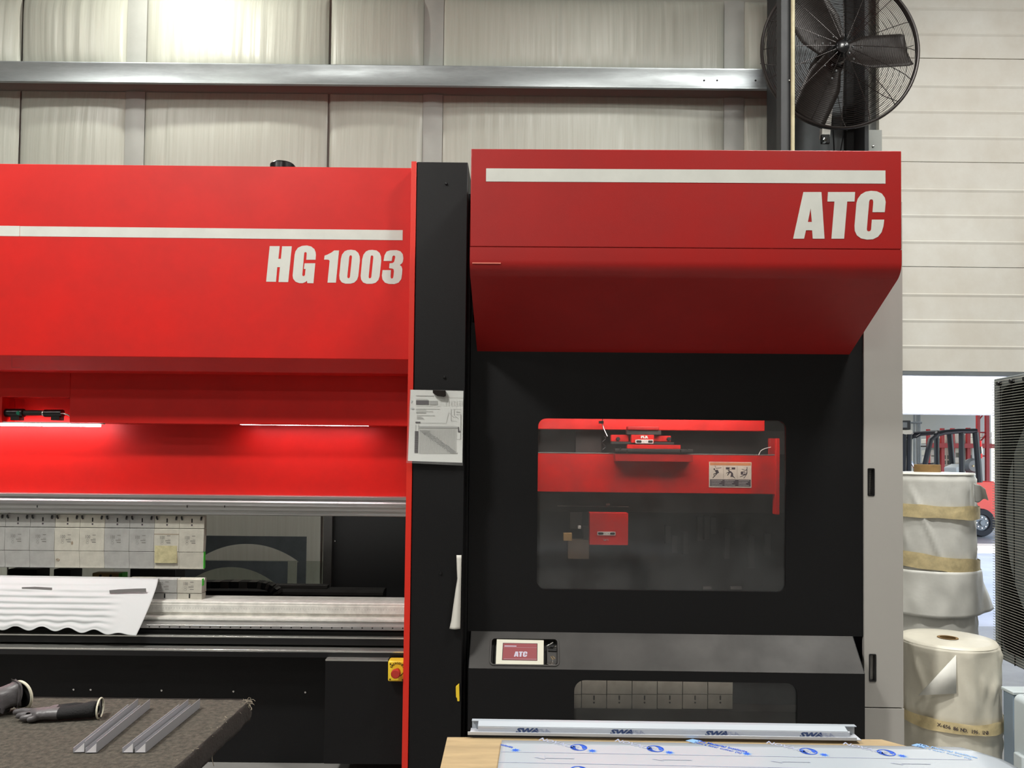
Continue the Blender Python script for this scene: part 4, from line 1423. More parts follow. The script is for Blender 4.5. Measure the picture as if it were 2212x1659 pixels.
# lower carriage with slot plate
lc = izb(548, 885, 845, 1132, L0 - .06, .08, 'lower_carriage', 'red')
slotplate(608, 1030, 748, 1058, L0 - .064, lc)
tx = MB()
c_ = A(*zw(675, 1092), L0 - .0615)
text_mb(tx, 'L\u2194', .014, T(*c_), .0006)
ab(tx, 'lettering', 'ink', lc, smooth=False)
izb(380, 1090, 545, 1240, L0 + .0, .05, 'brown_block', 'brownblock')
izb(395, 880, 490, 1010, L0 + .04, .05, 'grey_block', 'charcoal')
izb(500, 990, 540, 1080, L0 + .0, .05, 'grey_block', 'darkmetal')
izb(345, 1040, 412, 1100, L0 - .02, .03, 'small_box', 'gold')
izb(460, 985, 482, 1008, L0 - .02, .03, 'small_plate', 'alu2')
izb(674, 812, 706, 828, L0 + .1, .005, 'white_sticker', 'labelpaper')
izb(300, 832, 850, 836, L0 + .11, .005, 'rail_edge', 'alu2')
for q in (1155, 1205, 1290, 1400, 1455, 1505, 1610, 1690, 1800, 1925):
    r_ = R.uniform(900, 1150)
    izb(q - 22, r_, q + 22, r_ + R.uniform(120, 260), L0 + .15, .04, 'hanging_tool_holder', 'dark')
a1, a2 = A(*zw(650, 150), L0 - .05), A(*zw(645, 200), L0 - .05)
ab(MB().tube([a1, a2, A(*zw(658, 240), L0 - .05), A(*zw(684, 295), L0 - .05)], .003, 8), 'sensor_cable', 'chrome')
ab(MB().box(A(*zw(618, 178), L0 - .06).x, A(*zw(655, 178), L0 - .06).x, L0 - .07, L0 - .04, A(*zw(640, 198), L0 - .06).z, A(*zw(640, 176), L0 - .06).z), 'sensor', 'chrome')
pts = [A(*zw(660 + 14 * math.sin(i * .9), 295 + i * 9), L0 + .02) for i in range(16)]
ab(MB().tube(pts, .0025, 6), 'coiled_cable', 'blackgloss')
pts = [A(*zw(x, y), L0 - .04) for x, y in ((1850, 440), (1868, 405), (1900, 388), (1945, 378))]
ab(MB().tube(pts, .002, 6), 'air_hose', 'alu2')
for x0, x1 in ((1422, 1490), (1635, 1722)):
    izb(x0, 1452, x1, 1476, L0 - .02, .02, 'bottom_bracket', 'darkmetal')
# fill light added inside to brighten the beams, no lamp known there
il = lamp('tool_changer_fill_light', 'AREA', (0, 0, 0), 33, (1, .95, .92), 1.3, .35)
il.parent = AT
il.location = ((wx0 + wx1_) / 2, BF + .10, az(1430, 800, BF))
il.rotation_euler = (D(62), 0, 0)
il3 = lamp('tool_changer_lower_fill', 'AREA', (0, 0, 0), 3, (1, .95, .92), 1.2, .1)  # second fill, added low and aimed up at the beams
il3.parent = AT
il3.location = ((wx0 + wx1_) / 2, BF + .06, az(1430, 1330, BF))
il3.rotation_euler = (D(125), 0, 0)
il2 = lamp('magazine_fill_light', 'AREA', (0, 0, 0), .6, (1, .95, .92), 1.0, .03)  # added to brighten the tools behind the lower window
il2.parent = AT
il2.location = (az(1430, 700, BF) * 0 + (wx0 + wx1_) / 2, .42, az(1480, 1462, .42))
il2.rotation_euler = (D(45), 0, 0)

# control shelf: sloped charcoal panel then lower vertical front with a window
LF = .385
pz_t, pz_b = zbp, az(1440, 1449.5, LF)
px0t, px1t = ax(1018, 1363, BF - .004), ax(1842.5, 1377, BF - .004)
px0b, px1b = ax(1012.5, 1444, LF), ax(1867.5, 1455, LF)
# slope basis: u along x, w along slope
sl = Vector((0, LF - BF, pz_b - pz_t)); sl_len = sl.length


def slope_pt(px, py):
    """pixel on the sloped panel -> (x, w) where w runs from the top edge down the slope"""
    o = AI @ CAM; d = AI.to_3x3() @ ray(px, py)
    nrm = Vector((0, -sl.z, sl.y)).normalized()
    p0 = Vector((0, BF, pz_t))
    t = (p0 - o).dot(nrm) / d.dot(nrm)
    q = o + d * t
    return q.x, (q - p0).dot(sl.normalized())


s_dir = sl.normalized()
s_n = Vector((0, s_dir.z, -s_dir.y)).normalized()
if s_n.y > 0: s_n = -s_n


def SM():   # matrix from plate space (x, y=depth inward, z=-w) to local
    m = Matrix.Identity(4)
    m.col[1] = (-s_n.x, -s_n.y, -s_n.z, 0)
    m.col[2] = (-s_dir.x, -s_dir.y, -s_dir.z, 0)
    m.col[3] = (0, BF, pz_t, 1)
    return m


smx = SM()
q0 = slope_pt(1059, 1377); q1 = slope_pt(1209, 1440)
fr = [(px0t, 0), (px0b, -sl_len), (px1b, -sl_len), (px1t, 0)]
hl = rrect(q0[0] + .006, q1[0] - .006, -q1[1] + .004, -q0[1] - .004, .016, 5)
ab(MB().plate([fr, hl[::-1]], 0, .006, smx), 'control_shelf', 'charcoal', smooth=False)
ab(MB().plate([rrect(q0[0], q1[0], -q1[1], -q0[1], .022, 5), rrect(q0[0] + .009, q1[0] - .009, -q1[1] + .007, -q0[1] - .007, .016, 5)[::-1]], -.004, .03, smx), 'recess_rim', 'charcoal', bevel=.0015)
ab(MB().plate([[(q0[0], -q1[1]), (q1[0], -q1[1]), (q1[0], -q0[1]), (q0[0], -q0[1])]], .03, .034, smx), 'recess_bottom', 'dark')


def zs_(zx, zy):  # close-up of the control recess (zoom 11.642, origin 1040,1360)
    return slope_pt(1040 + zx / 11.642, 1360 + zy / 11.642)


def spoly(pts, d0_, d1_, name, m, par=None, **k):
    return ab(MB().plate([[(zs_(*p)[0], -zs_(*p)[1]) for p in pts]], d0_, d1_, smx), name, m, par, **k)


bz = spoly([(385, 245), (1568, 270), (1565, 888), (355, 875)][::-1], -.002, .02, 'touch_screen', 'cream', bevel=.002)
spoly([(540, 340), (1410, 355), (1405, 790), (515, 772)][::-1], -.0028, .0, 'screen_border', 'slate2', bz)
spoly([(552, 352), (1398, 366), (1393, 780), (528, 762)][::-1], -.0034, .0, 'screen', 'screen', bz)
# letters ATC on the screen: same glyph outlines, scaled
c0_, c1_ = zs_(815, 690), zs_(1155, 560)
allx = [p[0] for ll in atc_loops for l in ll for p in l]; allz = [p[1] for ll in atc_loops for l in ll for p in l]
mx0, mx1, mz0, mz1 = min(allx), max(allx), min(allz), max(allz)
n = MB()
for ll in atc_loops:
    n.plate([[(c0_[0] + (x - mx0) / (mx1 - mx0) * (c1_[0] - c0_[0]), -c0_[1] + (z - mz0) / (mz1 - mz0) * (-c1_[1] + c0_[1])) for x, z in l] for l in ll], -.0038, -.0030, smx)
ab(n, 'screen_lettering', 'screenink', bz, smooth=False)
n = MB()
for r_ in (((580, 410), (880, 435)), ((552, 452), (1395, 462)), ((560, 745), (1390, 752))):
    a, b = zs_(*r_[0]), zs_(*r_[1])
    n.plate([[(a[0], -b[1]), (b[0], -b[1]), (b[0], -a[1]), (a[0], -a[1])]], -.0037, -.0030, smx)
ab(n, 'screen_lines', 'screenink', bz, smooth=False)
# switch plate with selector and key
sw = spoly([(1655, 420), (1925, 425), (1925, 890), (1655, 885)][::-1], .012, .02, 'switch_plate', 'charcoal')


def s3(zx, zy, d):
    x, w_ = zs_(zx, zy)
    return smx @ Vector((x, d, -w_))


ab(MB().tube([s3(1640, 415, 0), s3(1700, 400, -.008), s3(1800, 350, -.012)], .003, 8), 'selector_lever', 'chrome', sw)
ab(MB().tube([s3(1780, 420, .012), s3(1780, 420, -.004)], .008, 14), 'selector_knob', 'blackgloss', sw)
ab(MB().tube([s3(1760, 455, .012), s3(1850, 435, 0), s3(1885, 420, -.006)], .0025, 8), 'selector_ring', 'chrome', sw)
spoly([(1680, 460), (1890, 470), (1890, 530), (1680, 520)][::-1], .006, .013, 'switch_block', 'dark', sw)
ab(MB().tube([s3(1770, 840, .012), s3(1770, 840, -.004)], .009, 14), 'key_lock', 'chrome', sw)
ab(MB().tube([s3(1780, 830, -.004), s3(1790, 780, -.014)], .0022, 8), 'key', 'chrome', sw)
ab(MB().tube([s3(1790, 780, -.014), s3(1740, 720, -.018), s3(1790, 715, -.018), s3(1850, 775, -.018), s3(1790, 780, -.014)], .0014, 6), 'key_bow', 'gold', sw)
ab(MB().tube([s3(1655, 830, .01), s3(1700, 890, -.002), s3(1860, 890, -.002), s3(1885, 835, .01)], .003, 6), 'lower_ring', 'chrome', sw)
# side cheeks of the shelf
n = MB()
for x, xb_ in ((px0t, px0b), (px1t, px1b)):
    n = MB()
    n.add([(x, BF, pz_t), (xb_, LF, pz_b), (xb_, LF, .02), (x, BF + .3, .02), (x, BF + .3, pz_t)], [(0, 1, 2, 3, 4)])
    ab(n, 'shelf_cheek', 'black', solid=.003, smooth=False)
# lower front with window
lx0, lx1 = px0b, px1b
a, b = ax(1240, 1540, LF), ax(1722, 1540, LF)
zt_, zb2 = az(1480, 1472.5, LF), az(1480, 1640, LF)
hole = rrect(a, b, zb2, zt_, .05, 6, .01)
ab(MB().plate([[(lx0, .05), (lx1, .05), (lx1, pz_b - .001), (lx0, pz_b - .001)], hole[::-1]], LF, LF + .01), 'lower_front', 'black', smooth=False)
ab(MB().plate([rrect(a - .005, b + .005, zb2 - .005, zt_ + .005, .05, 6, .01)], LF + .011, LF + .015), 'lower_window_pane', 'glass2')
# row of tools in the lower magazine
lm = LF + .12
mag = ab(MB().box(ax(1230, 1550, lm), ax(1740, 1550, lm), lm - .01, lm + .1, az(1480, 1640, lm), az(1480, 1533, lm)), 'magazine_shelf', 'darkmetal')
for k in range(7):
    x0, x1 = 1202 + k * 54.6, 1256 + k * 54.6
    tt = .0
    aa, bb_, cc, dd = irect(x0, 1462, x1 - .4, 1532, lm)
    zmid = az((x0 + x1) / 2, 1500, lm)
    e = ab(MB().box(aa + .0006, bb_ - .0006, lm, lm + .03, zmid + .001, dd), 'magazine_tool', 'toolsteel', bevel=.001)
    ab(MB().box(aa + .0006, bb_ - .0006, lm + .003, lm + .03, cc, zmid - .001), 'tool_shank', 'toolsteel', e, bevel=.001)
    ab(MB().plate([rrect((aa + bb_) / 2 - .0035, (aa + bb_) / 2 + .0035, zmid - .028, zmid - .006, .003, 3)], lm + .002, lm + .004), 'tool_slot', 'dark', e)
    ab(MB().lathe([(0, 0), (.0046, 0), (.0046, .002)], ((aa + bb_) / 2, lm + .0024, zmid - .040), 'y', 10), 'tool_pin', 'dark', e)
ab(MB().box(ax(1230, 1550, lm) - .05, ax(1740, 1550, lm) + .05, lm + .25, lm + .27, .05, pz_t), 'magazine_back', 'archplate')

# ================================================================== WALL FAN
fy = 6.0
fc = P(1815, 109, fy)
fr_ = (Xp(1985, 109, fy) - Xp(1647, 109, fy)) / 2
fn_ = empty('wall_fan', (fc.x, fy + .3, fc.z), label='large dark wall fan with a round wire guard mounted on the slate column', cat='fan')


def fring(mb, r, y, t, n=72, seg=5):
    mb.tube([(fc.x + r * math.cos(2 * math.pi * i / n), y, fc.z + r * math.sin(2 * math.pi * i / n)) for i in range(n)], t, seg, closed=True)


n = MB(); fring(n, fr_, fy, .012, 96, 8); fring(n, fr_ - .002, fy + .022, .011, 96, 6); n.build('guard_rim', M['fan'], fn_)


def dome(r):
    return fy - .075 * math.sqrt(max(0, 1 - (r / fr_) ** 2.2))


n = MB()
for k in range(38):
    r = .10 + (fr_ - .115) * k / 37
    fring(n, r, dome(r), .0021, 72, 4)
n.build('front_guard_wires', M['fan'], fn_, kind='stuff')
n = MB()
for k in range(11):
    r = .14 + (fr_ - .18) * k / 10
    fring(n, r, fy + .06 + .09 * math.sqrt(max(0, 1 - (r / fr_) ** 2.2)), .0018, 72, 4)
n.build('rear_guard_wires', M['fan'], fn_, kind='stuff')
for k in range(16):
    a = k * 2 * math.pi / 16 + .0
    pts = []
    for q in range(8):
        r = .07 + (fr_ - .07) * q / 7
        pts.append((fc.x + r * math.cos(a), dome(r) + .003, fc.z + r * math.sin(a)))
    MB().tube(pts, .0030, 5).build('guard_spoke', M['fan'], fn_)
for k in range(8):
    a = k * 2 * math.pi / 8 + .13
    pts = []
    for q in range(6):
        r = .07 + (fr_ - .07) * q / 5
        pts.append((fc.x + r * math.cos(a), fy + .06 + .09 * math.sqrt(max(0, 1 - (r / fr_) ** 2.2)), fc.z + r * math.sin(a)))
    MB().tube(pts, .0030, 5).build('rear_guard_spoke', M['fan'], fn_)
hubc = P(1812, 111, fy)
MB().lathe([(0, -.115), (.035, -.112), (.05, -.10), (.056, -.07), (.056, 0), (.075, .01), (.085, .04), (.085, .08), (0, .08)], (hubc.x, fy + .02, hubc.z), 'y', 32).build('hub', M['blackgloss'], fn_)
for dx in (-.012, .016):
    MB().lathe([(0, -.002), (.004, -.001), (.004, .002)], (hubc.x + dx, fy - .094, hubc.z), 'y', 8).build('hub_screw', M['chrome'], fn_)
MB().lathe([(0, 0), (.11, 0), (.12, .02), (.12, .16), (.1, .18), (0, .18)], (hubc.x, fy + .16, hubc.z), 'y', 28).build('motor', M['fan'], fn_, bevel=.005)
for ang in (4, 124, 246):
    a0 = D(ang)

    def bf(u, v, a0=a0):
        r = .06 + (fr_ * .93 - .06) * u
        wd = (.085 + .07 * min(1, u * 3.0)) * (1 if u < .96 else .93)
        s = (v - .5) * 2 * wd
        camber = (.03 * (1 - (2 * v - 1) ** 2)) + (v - .5) * .10
        x = r * math.cos(a0) - s * math.sin(a0)
        z = r * math.sin(a0) + s * math.cos(a0)
        return (hubc.x + x, fy + .035 + camber, hubc.z + z)
    bl = MB().grid(14, 8, bf).build('blade', M['fanblade'], fn_, solid=.004, angle=60)
    for q in ((.13, .05), (.13, -.05), (.10, 0), (.2, .045)):
        x = q[0] * math.cos(a0) - q[1] * math.sin(a0); z = q[0] * math.sin(a0) + q[1] * math.cos(a0)
        MB().lathe([(0, -.006), (.007, -.005), (.008, .01)], (hubc.x + x, fy + .035, hubc.z + z), 'y', 8).build('rivet', M['seatgrey'], bl)
# bracket down to the lower bolt
a = P(1795, 200, fy + .25); b = P(1780, 298, 6.6)
pa = P(1800, 205, 6.55); pb = P(1782, 296, 6.55)
xm = (P(1790, 240, 6.55).x)
q = [P(1783, 180, 6.5), P(1804, 180, 6.5), P(1793, 297, 6.5), P(1775, 297, 6.5)]
MB().plate([[(v.x, v.z) for v in q][::-1]], 6.5, 6.56).build('mount_bracket', M['alu2'], fn_, bevel=.006)
MB().box(P(1772, 300, 6.5).x, P(1790, 300, 6.5).x, 6.47, 6.5, P(1780, 312, 6.5).z, P(1780, 293, 6.5).z).build('mount_block', M['dark'], fn_, bevel=.004)
p = P(1780, 304, 6.46)
MB().lathe([(0, -.03), (.018, -.027), (.022, -.01), (.022, .01)], (p.x, 6.46, p.z), 'y', 6).build('mount_bolt', M['chrome'], fn_)
MB().box(hubc.x - .03, hubc.x + .03, fy + .3, 6.73, hubc.z - .03, hubc.z + .03).build('mount_arm', M['dark'], fn_)
for s in ((1796, 1800, 1802), (1822, 1822, 1815)):
    pts = [P(s[0], 230, 6.6), P(s[1], 290, 6.6), P(s[2], 330, 6.6)]
    MB().tube(pts, .006, 6).build('power_cable', M['blackgloss'], fn_)

# ================================================================== WRAPPED ROLLS


def roll(name, px, r, Y, ztop, zbot, mt, label, seed, bands, hem=None, group='white wrapped rolls by the door'):
    x = Xp(px, 1300, Y)
    e = empty(name, (x, Y, 0), label=label, cat='roll', group=group)

    def fn(u, v, r=r):
        th = u * 2 * math.pi
        z = zbot + (ztop - zbot) * v
        w_ = mnoise.noise(Vector((math.cos(th) * 2.2, math.sin(th) * 2.2, z * 2.2 + seed))) * .016 + mnoise.noise(Vector((math.cos(th) * 6 + z * 3, math.sin(th) * 6, z * 2 + seed))) * .006 + max(0, mnoise.noise(Vector((math.cos(th) * 5 + z * 6, math.sin(th) * 9 - z * 4, seed * 3)))) ** 2 * .035
        rr = r + w_ * min(1, (1 - v) * 14)
        if v > .985: rr -= .012
        return (x + rr * math.cos(th), Y + rr * math.sin(th), z)
    MB().grid(110, 70, fn).build('wrapped_body', M[mt], e, angle=80)
    MB().lathe([(.05, 0), (r * .5, .003), (r * .8, -.003), (r - .012, 0.0), (r - .004, -.012)], (x, Y, ztop), 'z', 64).build('roll_end', M[mt], e, angle=80)
    MB().lathe([(.05, .003), (.038, .003), (.038, -.2)], (x, Y, ztop), 'z', 28).build('core_hole', M['card'], e)
    for (zc, h_, tilt) in bands:
        n = MB()

        def bf(u, v):
            th = u * 2 * math.pi
            zz_ = zc + (v - .5) * h_ * (1 + .18 * mnoise.noise(Vector((u * 9, 1, seed)))) + tilt * math.cos(th) * r + .006 * mnoise.noise(Vector((u * 14, v, seed)))
            rr = r + .019 + .003 * mnoise.noise(Vector((u * 30, v * 3, seed)))
            return (x + rr * math.cos(th), Y + rr * math.sin(th), zz_)
        n.grid(90, 5, bf)
        n.build('tape_band', M['mask'], e, angle=80)
    return e, x


YU, YLo = 5.3, 4.05
ru = .292
e, xu = roll('fabric_roll', 2004, ru, YU, Zp(2004, 1020, YU), .02, 'wrap', 'tall rear white wrapped roll with two tape bands and a cardboard core ring on top', 3,
             [(Zp(2030, 1101, YU), .085, -.03), (Zp(2030, 1208, YU), .10, -.12)])
# loose outer skirt of film over the lower half and a loose flap
zk0, zk1 = Zp(2040, 1313, YU), Zp(2040, 1222, YU)


def sk(u, v):
    th = D(-175) + u * D(215)
    fl = (1 - v)
    rr = ru + .022 + fl * .012 + fl * .13 * max(0, math.sin((u - .60) / .40 * math.pi * .75)) ** 2 * (1 if u > .60 else 0) + .010 * mnoise.noise(Vector((u * 14, v * 2, 5)))
    return (xu + rr * math.cos(th), YU + rr * math.sin(th), zk0 + (zk1 - zk0) * v - .01 * math.sin(u * 6) * fl)


MB().grid(80, 16, sk).build('loose_skirt', M['wrap'], e, solid=.002, angle=80)
yf = YU - ru * .55
fp = [(2103, 1046), (2117, 1043), (2126, 1052), (2131, 1066), (2135, 1080), (2129, 1077), (2120, 1076), (2108, 1082)]
yf = YU - ru * 1.0


def flap(u, v):
    ci = 1 - v
    A0 = Vector((2104, 1044)).lerp(Vector((2125, 1050)), u) if u < .6 else Vector((2125 - 8.4, 1047.6)).lerp(Vector((2128, 1056)), (u - .6) / .4)
    B0 = Vector((2106, 1084)).lerp(Vector((2135, 1079)), u)
    q = A0.lerp(B0, v)
    p = P(q.x, q.y + 3 * math.sin(u * 7) * v, yf + .03 * math.sin(u * 3) + .02 * v)
    return tuple(p)


MB().grid(14, 12, flap).build('loose_flap', M['wrap'], e, solid=.002, angle=80)
p = P(2004, 1006, YU)
rc = (Xp(2030, 1000, YU) - Xp(1978, 1000, YU)) / 2
zt = Zp(2004, 1020, YU)
MB().lathe([(rc, -.01), (rc, .05), (rc - .004, .053), (rc - .012, .052), (rc - .014, -.01)], (xu, YU, zt), 'z', 40).build('cardboard_ring', M['card'], e)
rl = .233
e, xl = roll('fabric_roll', 2047, rl, YLo, Zp(2047, 1378, YLo), .02, 'wrap2', 'white wrapped roll with one written masking tape band, front one by the cooler', 9,
             [(Zp(2060, 1541, YLo), .055, -.02)])
tx = MB()
s = 'X-656 86 NO. 196. LNB'
for i, ch_ in enumerate(s):
    th = D(-128) + i * D(2.5)
    rr = rl + .0235
    zz_ = Zp(2060, 1541, YLo) + .005 - .02 * math.cos(th) * rl - i * .0008
    m = T(xl + rr * math.cos(th), YLo + rr * math.sin(th), zz_) @ Matrix.Rotation(th + math.pi / 2, 4, 'Z')
    text_mb(tx, ch_, .024, m, .0005)
tx.build('handwriting', M['labelink'], e, smooth=False, kind='stuff')
# folded corner of the wrap
yq = YLo - rl - .03
q = [(1953, 1372), (2066, 1410), (1990, 1500), (1962, 1524)]
MB().add([tuple(P(2065, 1415, YLo - rl * .96)), tuple(P(2066, 1498, YLo - rl * 1.0)), tuple(P(1984, 1502, YLo - rl * .86))], [(0, 1, 2)]).build('wrap_fold', M['wrap'], e, solid=.003)

# ================================================================== AIR COOLER AT THE RIGHT EDGE
ca_, cb_ = P(2148, 1100, 4.72), P(2212, 1100, 4.40)
cdir = Vector((cb_.x - ca_.x, cb_.y - ca_.y, 0)).normalized()
cth = math.atan2(cdir.y, cdir.x)
zc1, zc0 = Zp(2148, 819, 4.72), Zp(2148, 1417, 4.72)
CO = empty('air_cooler', (ca_.x, ca_.y, 0), cth, label='large air cooler with a horizontal wire grille at the right edge', cat='air cooler')
# local: x along the grille toward the camera, y = away from the aisle (behind the grille), front at y=0
flip = -1 if (Matrix.Rotation(cth, 3, 'Z') @ Vector((0, 1, 0))).x < 0 else 1
LC = 1.50
ccx, ccz, ccr = LC / 2, (zc0 + zc1) / 2, .69


def cb(mb, name, m, par=None, **k):
    return mb.build(name, M[m], par or CO, world=False, **k)


def cy(v): return v * flip


cb(MB().plate([[(0, zc0), (LC, zc0), (LC, zc1), (0, zc1)], rrect(.035, LC - .035, zc0 + .05, zc1 - .05, .08, 5)[::-1]], cy(0.0), cy(.03)), 'front_frame', 'coolershroud', bevel=.006)
cb(MB().plate([[(.03, zc0 + .03), (LC - .03, zc0 + .03), (LC - .03, zc1 - .03), (.03, zc1 - .03)], ell(ccx, ccz, ccr, ccr * 1.08, 48)[::-1]], cy(.16), cy(.18)), 'fan_shroud', 'coolerdark')
n = MB()
N = 48
vs, fs = [], []
for i in range(N):
    a = 2 * math.pi * i / N
    for rr, yy in ((ccr * 1.0, .165), (ccr * 1.04, .05), (ccr * .90, .26)):
        vs.append((ccx + rr * math.cos(a), cy(yy), ccz + 1.08 * rr * math.sin(a)))
for i in range(N):
    j = (i + 1) % N
    fs += [(3 * i, 3 * j, 3 * j + 1, 3 * i + 1), (3 * i, 3 * j, 3 * j + 2, 3 * i + 2)]
n.add(vs, fs)
cb(n, 'shroud_ring', 'coolershroud', angle=60)
cb(MB().box(.0, LC, cy(.03), cy(.62), zc0, zc0 + .012).box(0, LC, cy(.03), cy(.62), zc1 - .012, zc1).box(0, .012, cy(.03), cy(.62), zc0, zc1).box(LC - .012, LC, cy(.03), cy(.62), zc0, zc1).box(0, LC, cy(.60), cy(.62), zc0, zc1), 'housing', 'coolerdark')
n = MB()
nw = 105
for k in range(nw):
    z = zc0 + .02 + (zc1 - zc0 - .04) * k / (nw - 1)
    n.tube([(.004, cy(-.012), z), (LC - .004, cy(-.012), z)], .0019, 4)
cb(n, 'grille_wires', 'wire', kind='stuff')
for k in range(10):
    x = .085 + k * .14
    o = cb(MB().tube([(x, cy(-.004), zc0 + .0), (x, cy(-.004), zc1 - .03)], .0035, 6), 'grille_rod', 'blackgloss')
    cb(MB().lathe([(0, -.014), (.012, -.012), (.015, 0), (.012, .012), (0, .014)], (x, cy(-.012), zc1 - .035), 'y', 12), 'rod_knob', 'blackgloss', o)
cb(MB().lathe([(0, -.04), (.09, -.035), (.1, .05), (0, .06)], (ccx, cy(.2), ccz), 'y', 20), 'fan_hub', 'coolershroud')
for k in range(4):
    a0 = D(20 + 90 * k)

    def bf(u, v, a0=a0):
        r = .08 + .45 * u; s = (v - .5) * .26
        return (ccx + r * math.cos(a0) - s * math.sin(a0), cy(.22 + (v - .5) * .12), ccz + r * math.sin(a0) + s * math.cos(a0))
    cb(MB().grid(8, 5, bf), 'fan_blade', 'coolershroud', solid=.004)
for x in (LC - .1, LC - .5):
    cb(MB().box(x - .025, x + .025, cy(.45), cy(.50), 0, zc0), 'leg', 'slate2')
# tubs below
yt_ = 3.76
x0 = Xp(2167, 1560, yt_ + .08)
tb = empty('blue_grey_bin', (x0 + .3, yt_ + .1, 0), label='blue grey plastic bin behind the pale tub at the right edge', cat='bin')
ztb = Zp(2185, 1499, yt_)
MB().box(x0, x0 + .3, yt_, yt_ + .08, .0, ztb).build('bin_body', M['bluegrey'], tb, bevel=.006)
MB().box(x0 - .006, x0 + .306, yt_ - .008, yt_ + .088, ztb - .005, ztb + .012).build('bin_rim', M['palegrey'], tb, bevel=.004)
yt2 = 3.56
x2 = Xp(2191, 1600, yt2 + .12)
zt2 = Zp(2205, 1516, yt2)
tb = empty('pale_tub', (x2 + .3, yt2 + .1, 0), label='pale grey plastic tub with rounded corner at the lower right edge', cat='tub')
MB().plate([rrect(x2, x2 + .3, 0, zt2, .03, 5)], yt2, yt2 + .12).build('tub_body', M['palegrey'], tb, bevel=.012, seg=3)
MB().box(x2 - .02, x2 + .02, yt2 + .03, yt2 + .1, 0, Zp(2180, 1640, yt2)).build('tub_foot', M['palegrey'], tb, bevel=.008)
MB().box(x2 + .03, x2 + .27, yt2 + .02, yt2 + .10, zt2 - .004, zt2 + .004).build('tub_lid', M['palegrey'], tb, bevel=.003)

# ================================================================== LEFT WORK TABLE
TZ = .80
tc0 = PZ(540, 1511, TZ)
TY = PZ(300, 1508.5, TZ).y
TX = tc0.x
TX0, TY0 = -2.7, .75
tbl = empty('work_table', (-1.8, 1.6, 0), label='low work table covered with grey brown carpet, in front of the press', cat='table')


def carpet(u, v):
    x = TX0 + (TX - TX0) * u; y = TY0 + (TY - TY0) * v
    e_ = min((1 - u) * 40, (1 - v) * 25, 1)
    return (x + .004 * mnoise.noise(Vector((y * 30, 1, 2))) * (1 - e_), y + .004 * mnoise.noise(Vector((x * 30, 5, 2))) * (1 - e_), TZ - .0005 + .0012 * mnoise.noise(Vector((x * 40, y * 40, 0))) - (1 - e_) * .002)


MB().grid(180, 150, carpet).build('carpet_top', M['carpet'], tbl, angle=80)
MB().box(TX0, TX - .004, TY0, TY - .004, TZ - .05, TZ - .004).build('table_board', M['carpetside'], tbl, bevel=.004)


def cside(u, v):
    y = TY0 + (TY - TY0) * u
    hgt = .062 + .010 * mnoise.noise(Vector((y * 9, 0, 7)))
    return (TX + .001 + .004 * mnoise.noise(Vector((y * 22, v * 3, 1))) + .004 * math.sin(v * 3), y, TZ - v * hgt)


MB().grid(90, 6, cside).build('carpet_edge', M['carpetside'], tbl, solid=.002, angle=80)
MB().grid(60, 4, lambda u, v: (TX0 + (TX - TX0) * u, TY + .002 + .003 * mnoise.noise(Vector((u * 80, v, 4))), TZ - v * .055)).build('carpet_edge', M['carpetside'], tbl, solid=.002, angle=80)
for lx, ly_ in ((TX - .13, TY - .16), (TX0 + .1, TY - .16), (TX - .13, TY0 + .1), (TX0 + .1, TY0 + .1)):
    MB().box(lx - .03, lx + .03, ly_ - .03, ly_ + .03, 0, TZ - .05).build('leg', M['blackgloss'], tbl, bevel=.003)
MB().box(TX0 + .1, TX - .13, TY - .18, TY - .14, TZ - .12, TZ - .05).build('apron', M['blackgloss'], tbl)
th = MB()
for k in range(150):
    c0_ = Vector((TX, TY, TZ)) if k < 70 else Vector((TX, R.uniform(TY0 + .6, TY), TZ))
    base = c0_ + Vector((R.uniform(-.022, .004), R.uniform(-.03, .006) if k < 70 else 0, R.uniform(-.012, .001)))
    L = R.uniform(.006, .022) if k < 70 else R.uniform(.004, .012)
    dr = Vector((R.uniform(-.4, 1), R.uniform(-.7, .7), R.uniform(-.9, .6))).normalized()
    pts = [base + dr * L * t + Vector((0, 0, -.3 * L * t * t)) + Vector((R.uniform(-1, 1), R.uniform(-1, 1), R.uniform(-1, 1))) * L * .18 * (t > 0) for t in (0, .35, .7, 1)]
    th.tube(pts, .0007, 4)
th.build('frayed_threads', M['thread'], tbl, kind='stuff')
for pts in ([(456, 1592), (459, 1615), (458, 1640), (462, 1655)],):
    MB().tube([tuple(P(a, b, TY - .05 if a > 500 else 2.1)) for a, b in pts], .001, 5).build('loose_thread', M['thread'], tbl)

# metal channels on the table


